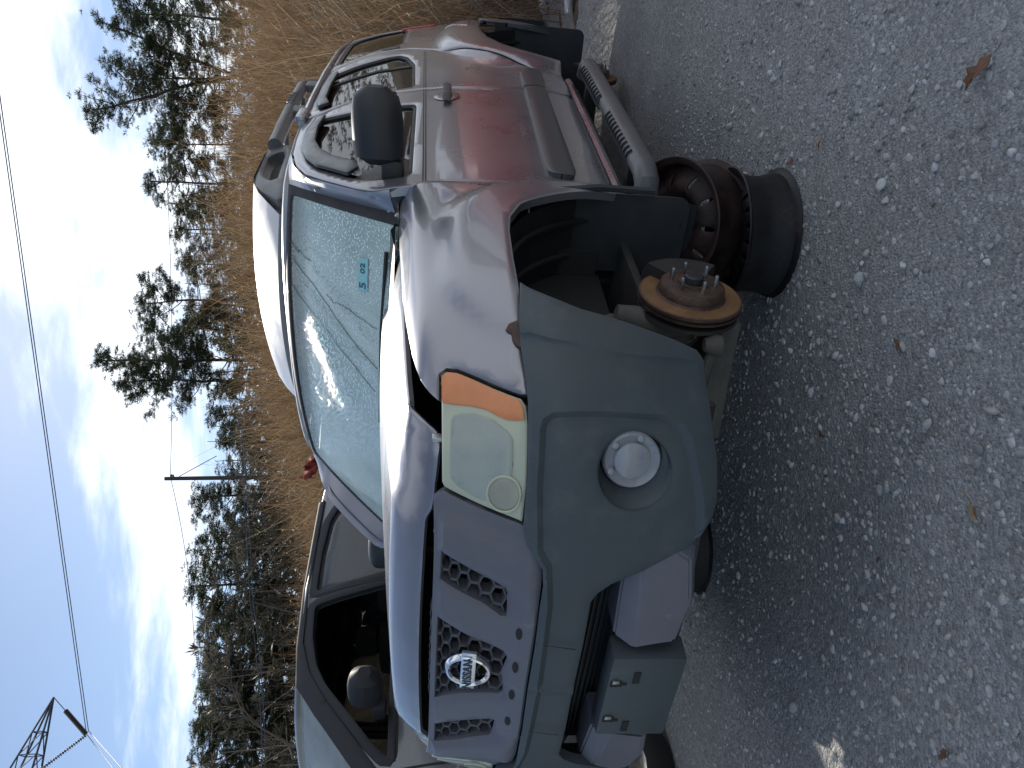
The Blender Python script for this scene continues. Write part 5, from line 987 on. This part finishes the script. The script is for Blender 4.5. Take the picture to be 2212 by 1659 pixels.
for k in (0, 1):
    fx = (lambda q: q) if k == 0 else (lambda q: mirror_y(*q))
    bs = part2c('body_side', fx(s2(fillet(BODY, .03), [fillet(WF, .04), fillet(WR, .04), fillet(WQ, .04)], step=.06, depth=.04)), paint2)
    for W_, nm in ((WF, 0), (WR, 1), (WQ, 2)):
        ww = fillet(W_, .04); part2c('window_frame', fx(s2(inset(ww, -.045), [inset(ww, .004)], off=.004, step=.04, depth=.03, bev=.005)), trim2, bs)
        if not (nm == 0 and k == 0): part2c('window_glass', fx(s2(ww, off=-.015, step=.08, depth=0)), glass2, bs)
    part2c('door_seam', fx(s2([(-1.125, 1.86), (-1.135, 1.86), (-1.135, .45), (-1.125, .45)], off=.006, step=.05, depth=0, bev=.001)), trim2, bs)
    part2c('window_ledge', fx(s2([(-.05, 1.355), (-2.0, 1.355), (-2.0, 1.335), (-.05, 1.335)], off=.010, step=.05, depth=.01)), trim2, bs)
    part2c('fender_seam', fx(s2([(.0, 1.36), (-.008, 1.36), (-.03, .5), (-.02, .5)], off=.005, step=.05, depth=0, bev=.001)), trim2, bs)
    # A pillar cover in dark trim
    part2c('pillar_trim', fx(s2([(.10, 1.44), (-.36, 1.745), (-.55, 1.86), (-.80, 1.893), (-1.2, 1.902), (-1.9, 1.880), (-1.9, 1.845), (-1.2, 1.868), (-.82, 1.858), (-.62, 1.80), (-.42, 1.69), (.0, 1.40)], off=.012, step=.04, depth=.02)), trim2, bs)
    # door mirror
    mm = MB(); rows = []
    for i, tt in enumerate(np.linspace(0, 1, 8)):
        y = .93 + .21 * tt; hh = .085 * (1 - .3 * abs(tt - .45) ** 2.5 / .2) * (.55 if i in (0, 7) else 1); dp = .06 * (.5 if i in (0, 7) else 1); rows.append([(-.33 - .02 * tt + dp * math.cos(a), y, 1.485 + hh * np.sign(math.sin(a)) * abs(math.sin(a)) ** .65) for a in np.linspace(0, 2 * math.pi, 21)])
    mm.grid(rows); mm.add(rows[0][:-1], [tuple(range(20))]); mm.add(rows[-1][:-1], [tuple(range(20))]); mm.box((-.31, .91, 1.42), (.10, .10, .07), bev=.02); part2c('door_mirror', fx(mm.arrays()), trim2)
def ws2(a, b_):
    a = np.asarray(a, float); b_ = np.asarray(b_, float); lerp = lambda p, q: p + (q - p) * b_; return np.stack([lerp(.42 - .20 * np.abs(a) ** 2.2, -.46 - .10 * np.abs(a) ** 2.2), a * lerp(.86, .70), lerp(1.34, 1.875 - .03 * a * a)], -1)
w2 = part2c('windscreen', panel_arrays(fillet([(-1, 0), (1, 0), (1, 1), (-1, 1)], .05), ws2, (.78, 1.0), step=.06, depth=.006, cen=C2), wsg2)
def rf2(x, y):
    x = np.asarray(x, float); y = np.asarray(y, float); return np.stack([x, y, np.interp(x, [-3.1, -2.6, -1.9, -1.2, -.8, -.4], [1.68, 1.81, 1.885, 1.912, 1.905, 1.872]) + .025 - .04 * (np.abs(y) / .72) ** 2.5], -1)
part2c('roof', panel_arrays([(-.45, 0), (-.5, .5), (-.58, .70), (-1.2, .715), (-2.4, .70), (-3.0, .62), (-3.05, 0), (-3.0, -.62), (-2.4, -.70), (-1.2, -.715), (-.58, -.70), (-.5, -.5)], rf2, (1, 1), step=.08, depth=.03, bev=.02, cen=C2), paint2)
def hd2(x, y):
    x = np.asarray(x, float); y = np.asarray(y, float); return np.stack([x, y, np.interp(x, [.0, .4, 1.0, 1.3], [1.35, 1.32, 1.20, 1.05]) - .07 * (np.abs(y) / .85) ** 3], -1)
part2c('hood', panel_arrays(fillet([(.42, 0), (.2, .84), (.9, .82), (1.2, .66), (1.32, 0), (1.2, -.66), (.9, -.82), (.2, -.84)], .06), hd2, (1, 1), step=.07, depth=.03, cen=C2), paint2)
fr2 = MB(); fr2.grid([[(1.40 + dx_ - .30 * (abs(y) / .85) ** 2.4, y, z) for y in np.linspace(-.85, .85, 21)] for dx_, z in ((-.15, 1.07), (-.05, 1.0), (0, .8), (.02, .6), (0, .42), (-.1, .34))]); part2c('front_fascia', fr2, paint2)
for y in (.62, -.62): part2c('headlight', MB().box((1.24, y, .90), (.14, .30, .14), bev=.04), lens_in)
part2c('grille', MB().box((1.395, 0, .84), (.05, .7, .16), bev=.03), trim2)
bk2 = MB(); bk2.grid([[(-3.40 + dx_ + .12 * (abs(y) / .85) ** 3, y, z) for y in np.linspace(-.86, .86, 17)] for dx_, z in ((.1, .36), (0, .5), (0, 1.0), (.10, 1.35), (.38, 1.66), (.5, 1.74))]); part2c('tailgate', bk2, paint2)
part2c('floor', MB().box((-1.1, 0, .42), (4.4, 1.6, .10), bev=.03), dark)
for k in (1, -1):
    for x in (0, -2.72):
        tw = MB(); Mx = np.array([[1, 0, 0, x], [0, 0, k, k * .80], [0, 1, 0, .345], [0, 0, 0, 1.]]); tw.lathe([(.20, .06), (.235, .075), (.30, .085), (.335, .07), (.345, .03), (.345, -.10), (.32, -.14), (.20, -.14)], 32, Mx); wh = part2c('wheel', tw, rubber); dz_ = MB(); dz_.lathe([(0, .07), (.05, .075), (.06, .05), (.19, .055), (.205, .065), (.205, .0)], 24, Mx); part2c('hubcap', dz_, steelz, wh)
for y in (.36, -.36):
    se = part2c('seat', MB().box((-1.25, y, .82), (.5, .5, .16), bev=.05).box((-1.50, y, 1.18), (.15, .48, .66), bev=.06), seatm); part2c('headrest', MB().box((-1.56, y, 1.60), (.10, .26, .16), bev=.04), seatm, se)
part2c('dashboard', MB().box((-.05, 0, 1.22), (.5, 1.45, .2), bev=.06), dark); part2c('rear_seat', MB().box((-2.3, 0, 1.1), (.18, 1.3, .8), bev=.06), seatm)
part2c('roof_antenna', MB().tube([(-1.55, .55, 1.90), (-1.60, .56, 1.99)], [.006, .003], 6), trim2)
# ================================================================== red sedan in the next bay, right of the picture: only its mirror image shows in the silver doors
red = P('red_paint', (.27, .010, .012), .3, .1, .8); redM = Matrix.Translation((4.45, 4.65, 0)) @ Matrix.Rotation(math.atan2(-.8185, -.5729), 4, 'Z'); car3 = empty('red_sedan', M=redM); tag(car3, 'red sedan seen only as a reflection in the silver doors', 'car')
def part3(name, mb, m, parent=None): V, F = mb.arrays() if isinstance(mb, MB) else mb; return link(name, mesh(name, V, F, m), parent or car3)
prof3 = [(2.2, .45, .70), (2.25, .62, .72), (2.0, .78, .76), (1.1, .92, .84), (.6, 1.0, .86), (0, 1.02, .87), (-1.2, 1.04, .87), (-1.9, 1.04, .82), (-2.25, .98, .75), (-2.3, .6, .72), (-2.2, .4, .70)]
mb = MB(); mb.grid([[(x, -w, .30), (x, -w - .03, .55), (x, -w, min(z, .85)), (x, -w * .85, z), (x, 0, z + .03), (x, w * .85, z), (x, w, min(z, .85)), (x, w + .03, .55), (x, w, .30)] for x, z, w in prof3]); part3('body', mb, red)
mb = MB(); mb.grid([[(x, -w, 1.0), (x - .0, -w * .96, z * .55 + .45), (x, -w * .78, z - .02), (x, 0, z), (x, w * .78, z - .02), (x, w * .96, z * .55 + .45), (x, w, 1.0)] for x, z, w in ((.75, 1.0, .80), (.45, 1.15, .80), (-.05, 1.40, .79), (-.6, 1.45, .79), (-1.1, 1.42, .79), (-1.6, 1.20, .78), (-1.9, 1.02, .76))]); part3('greenhouse', mb, sideglass)
mb = MB(); mb.grid([[(x, -.60, z - .01), (x, 0, z + .012), (x, .60, z - .01)] for x, z in ((0.02, 1.38), (-.6, 1.465), (-1.15, 1.42))]); part3('roof', mb, red)
for k in (1, -1):
    for x in (1.35, -1.35):
        Mx = np.array([[1, 0, 0, x], [0, 0, k, k * .78], [0, 1, 0, .32], [0, 0, 0, 1.]]); wh = part3('wheel', MB().lathe([(.0, .06), (.2, .075), (.30, .085), (.32, .03), (.32, -.10), (.2, -.14)], 28, Mx), rubber)
# ================================================================== utility pole, wires, transmission tower
poleM = P('weathered_pole', (.06, .055, .05), .9, noise=(3., .3)); wirem = P('wire', (.10, .12, .16), .5, .2); insm = P('insulator_brown', (.10, .075, .065), .35); latm = P('galvanised_lattice', (.10, .12, .17), .55, .3); diskm = P('insulator_grey', (.09, .10, .13), .4)
pt = at(356, 1034, 58); pole = empty('utility_pole', (pt.x, pt.y, 0)); tag(pole, 'single wooden utility pole standing against the sky behind the weeds', 'pole')
link('mast', mesh('mast', *MB().tube([(0, 0, -1), (0, 0, pt.z * .5), (0, 0, pt.z)], [.20, .17, .14], 10).arrays(), poleM), pole)
link('top_insulator', mesh('top_insulator', *MB().lathe([(0, 0), (.12, .02), (.06, .10), (.12, .14), (.05, .24), (0, .25)], 10, np.array([[1, 0, 0, .22], [0, 1, 0, 0], [0, 0, 1, pt.z - .6], [0, 0, 0, 1.]])).tube([(0, 0, pt.z - .6), (.25, 0, pt.z - .6)], .05, 6).arrays(), insm), pole)
link('guy_insulator', mesh('guy_insulator', *MB().tube([(.15, 0, pt.z - 1.0), (1.6, .0, pt.z - 3.6)], .03, 5).arrays(), wirem), pole)
def wire(name, pts, rad, label, cat='wire', group=None, sag=0.):
    p = []
    for i in range(len(pts) - 1):
        a, b_ = Vector(pts[i]), Vector(pts[i + 1])
        for t in np.linspace(0, 1, 25)[: (None if i == len(pts) - 2 else -1)]: q = a.lerp(b_, t); q.z -= sag * 4 * t * (1 - t); p.append(q[:])
    return tag(link(name, mesh(name, *MB().tube(p, rad, 6).arrays(), wirem)), label, cat, group)
a0 = at(368, 1030, 58); wire('overhead_wire', [at(355, 300, 62), a0, at(420, 1400, 58), at(436, 1659, 58)], .022, 'thin wire strung through the top of the utility pole', sag=.3)
wire('overhead_wire', [at(480, 540, 44), at(540, 1300, 44), at(566, 1659, 44)], .022, 'upper of two thin wires crossing in front of the left wood', group='wires before the wood', sag=.15)
wire('overhead_wire', [at(487, 540, 44), at(547, 1300, 44), at(573, 1659, 44)], .022, 'lower of two thin wires crossing in front of the left wood', group='wires before the wood', sag=.15)
# lattice arm: four chords meeting at the tip
HT = 20.0 + CAM_H
tip = at_z(116, 1506, HT); clampP = at(186, 1586, tip.y - 1.0)
ad = Vector((-1, -.62, 0)).normalized(); sdv = Vector((-ad.y, ad.x, 0)); Lr = 8.0
tower = empty('transmission_tower', (tip.x + ad.x * (Lr + 2.2), tip.y + ad.y * (Lr + 2.2), 0)); tag(tower, 'steel lattice transmission tower arm reaching in at the left edge', 'tower'); TO = tower.location.copy()
def beam(mb, a, b_, rad): mb.tube([(Vector(a) - TO)[:], (Vector(b_) - TO)[:]], rad, 4)
root = [tip + ad * Lr + sdv * s_ * 1.25 + Vector((0, 0, z)) for s_, z in ((1, 0), (-1, 0), (1, 2.5), (-1, 2.5))]
for q in root: mb = MB(); beam(mb, tip, q, .058); link('arm_chord', mesh('arm_chord', *mb.arrays(), latm), tower)
def on(q, f): return tip.lerp(q, f)
for fi, (f0, f1) in enumerate(((.22, .36), (.36, .55), (.55, .76), (.76, 1.0))):
    mb = MB()
    for a, b_ in ((0, 1), (2, 3), (0, 2), (1, 3)): beam(mb, on(root[a], f0), on(root[b_], f0), .03); beam(mb, on(root[a], f0), on(root[b_], f1), .03)
    link('arm_brace', mesh('arm_brace', *mb.arrays(), latm), tower)
tb = tower.location
for sx_, sy_ in ((1, 1), (1, -1), (-1, 1), (-1, -1)):
    mb = MB(); mb.tube([(sx_ * 3.2, sy_ * 3.2, -.5), (sx_ * 1.3, sy_ * 1.3, HT - .5), (sx_ * 1.0, sy_ * 1.0, HT + 8)], .11, 4); link('tower_leg', mesh('tower_leg', *mb.arrays(), latm), tower)
for z in np.linspace(2, HT + 7, 9):
    w_ = np.interp(z, [0, HT, HT + 8], [3.15, 1.3, 1.0]); w1 = np.interp(z + 2.9, [0, HT, HT + 8], [3.15, 1.3, 1.0]); mb = MB()
    for a, b_ in (((1, 1), (1, -1)), ((1, -1), (-1, -1)), ((-1, -1), (-1, 1)), ((-1, 1), (1, 1))): mb.tube([(a[0] * w_, a[1] * w_, z), (b_[0] * w_, b_[1] * w_, z)], .05, 4); mb.tube([(a[0] * w_, a[1] * w_, z), (b_[0] * w1, b_[1] * w1, z + 2.9)], .05, 4)
    link('tower_brace', mesh('tower_brace', *mb.arrays(), latm), tower)
def insulator(a, b_, nd, rad, m, label, lead=0.):
    a, b_ = Vector(a), Vector(b_); d = (b_ - a); l = d.length; d.normalize(); q = a + d * (lead * l); o = empty('insulator_string', q); tag(o, label, 'insulator', 'insulator strings of the tower'); M = d.to_track_quat('Z', 'Y').to_matrix().to_4x4(); M.translation = q; o.matrix_world = M
    ll = l * (1 - lead)
    pr = []
    for i in range(nd): z = ll * (i + .3) / nd; pr += [(rad * .30, z), (rad, z + ll / nd * .18), (rad * .95, z + ll / nd * .34), (rad * .30, z + ll / nd * .5)]
    link('discs', mesh('discs', *MB().lathe([(0.01, 0)] + pr + [(.01, ll)], 12).arrays(), m), o)
    if lead: link('link_rod', mesh('link_rod', *MB().tube([(0, 0, -lead * l), (0, 0, 0)], .025, 5).arrays(), wirem), o)
insulator(tip, clampP, 26, .135, insm, 'brown ribbed insulator string hanging from the tower arm tip', .36)
insulator(at(78, 1670, clampP.y - 1.6), clampP + Vector((-.05, 0, 0)), 22, .115, diskm, 'grey disc insulator string slanting in from the left edge')
for k, (e0, e1, lb) in enumerate((((2, 298), (250, 1668), 'upper conductor of the high voltage pair crossing the sky'), ((2, 268), (262, 1659), 'lower conductor of the high voltage pair crossing the sky'))):
    cp = clampP + Vector((.16 * k + .02, 0, -.02 - .22 * (1 - k) * 0 - .10 * k)); wire('power_line', [at(e0[0] - 30, e0[1] - 250 + (0 if k == 0 else -10), 30), cp, at(*e1, clampP.y - 6)], .021, lb, 'power line', 'high voltage conductors', 0.)
# ================================================================== small things on the gravel
leafm = P('dead_leaf', (.16, .075, .04), .7, noise=(30., .3)); leafm2 = P('tan_dead_leaf', (.30, .19, .09), .7, noise=(30., .3))
def leaf(dx, dy, s, rz, m, label, stem=0.):
    p = at_z(dx, dy, .012); ol = [(0, -1), (.28, -.72), (.62, -.55), (.38, -.2), (.72, .12), (.34, .30), (.46, .66), (.12, .70), (0, 1), (-.14, .68), (-.44, .62), (-.30, .28), (-.68, .05), (-.36, -.22), (-.55, -.58), (-.25, -.70)]
    n = len(ol); V = [(0, 0, .10)] + [(a * .62, b_, .10 + .35 * a * a - .12 * b_ + .15 * math.sin(3 * b_ + dx)) for a, b_ in ol]; V = np.array(V) * s; V[:, 2] -= V[:, 2].min(); V2 = V + np.array([0, 0, .0012]); F = [(0, 1 + i, 1 + (i + 1) % n) for i in range(n)]; F += [tuple(q + n + 1 for q in f[::-1]) for f in F[:]]; V = np.vstack([V2, V])
    o = empty('dead_leaf', (p.x, p.y, gz(p.x, p.y) + .012)); o.rotation_euler = (R_(8), 0, rz); tag(o, label, 'leaf', 'dead leaves on the gravel'); link('blade', mesh('blade', V, F, m, 60), o)
    if stem: link('stalk', mesh('stalk', *MB().tube([(0, -s, .1 * s), (.1 * s, -s - stem * .5, .06 * s), (.25 * s, -s - stem, 0)], .0012, 4).arrays(), m), o)
leaf(2118, 158, .046, .6, leafm, 'large crumpled brown leaf at the right front of the gravel', .03); leaf(1773, 310, .022, 1.2, leafm2, 'small tan leaf on the gravel right of the stacked rims'); leaf(1708, 350, .020, .2, leafm, 'small dark leaf beside the flat black rim'); leaf(1940, 745, .020, 2., leafm, 'small dark brown leaf in the middle of the open gravel')
leaf(1780, 940, .018, 2.8, leafm, 'small dark leaf on the gravel below the bumper corner'); leaf(2105, 1108, .024, 2.4, leafm2, 'tan leaf with a long thin stalk on the near gravel', .11); leaf(2040, 1630, .024, .9, leafm, 'brown leaf on the gravel at the left foreground edge'); leaf(1900, 1210, .014, .9, leafm, 'tiny brown leaf on the gravel in front of the plate bracket')
# red rag caught in the weeds and litter at the foot of the bank
rg = MB(); p = at(672, 1010, 8.3); r = np.random.default_rng(9); A = np.array([[(a * .12 + .015 * r.normal(), .03 * r.normal() + .05 * math.sin(5 * a + 3 * b_), b_ * .07 - .05 * a + .012 * r.normal()) for b_ in np.linspace(-1, 1, 7)] for a in np.linspace(-1, 1, 9)]); rg.grid(A); rg.grid(A[:, ::-1] + np.array([0, .004, 0])); o = link('red_rag', mesh('red_rag', *rg.arrays(), P('faded_red_cloth', (.30, .06, .05), .9), 60)); o.location = p; tag(o, 'faded red rag caught in the weeds behind the windshield', 'rag')
def bottle(dx, dy, Y, rot, label, m):
    p = at(dx, dy, Y); o = empty('plastic_bottle', (p.x, p.y, gz(p.x, p.y) + .05)); o.rotation_euler = rot; tag(o, label, 'bottle', 'litter under the weeds'); link('body', mesh('body', *MB().lathe([(0, 0), (.03, 0), (.034, .01), (.034, .12), (.028, .15), (.013, .185), (.013, .21), (0, .21)], 16).arrays(), m), o); link('cap', mesh('cap', *MB().lathe([(.015, .195), (.016, .197), (.016, .215), (0, .216)], 12).arrays(), P('white_cap', (.7, .7, .7), .4) if 'white_cap' not in bpy.data.materials else bpy.data.materials['white_cap']), o)
bottlem = P('clear_plastic', (.55, .56, .60), .12, 0., .4)
bottle(1000, 14, 6.0, (R_(80), R_(20), 1.), 'crumpled clear bottle lying under the weeds at the right edge', bottlem); bottle(915, 8, 6.4, (R_(85), 0, 2.), 'second clear bottle higher up in the weeds at the right edge', bottlem)
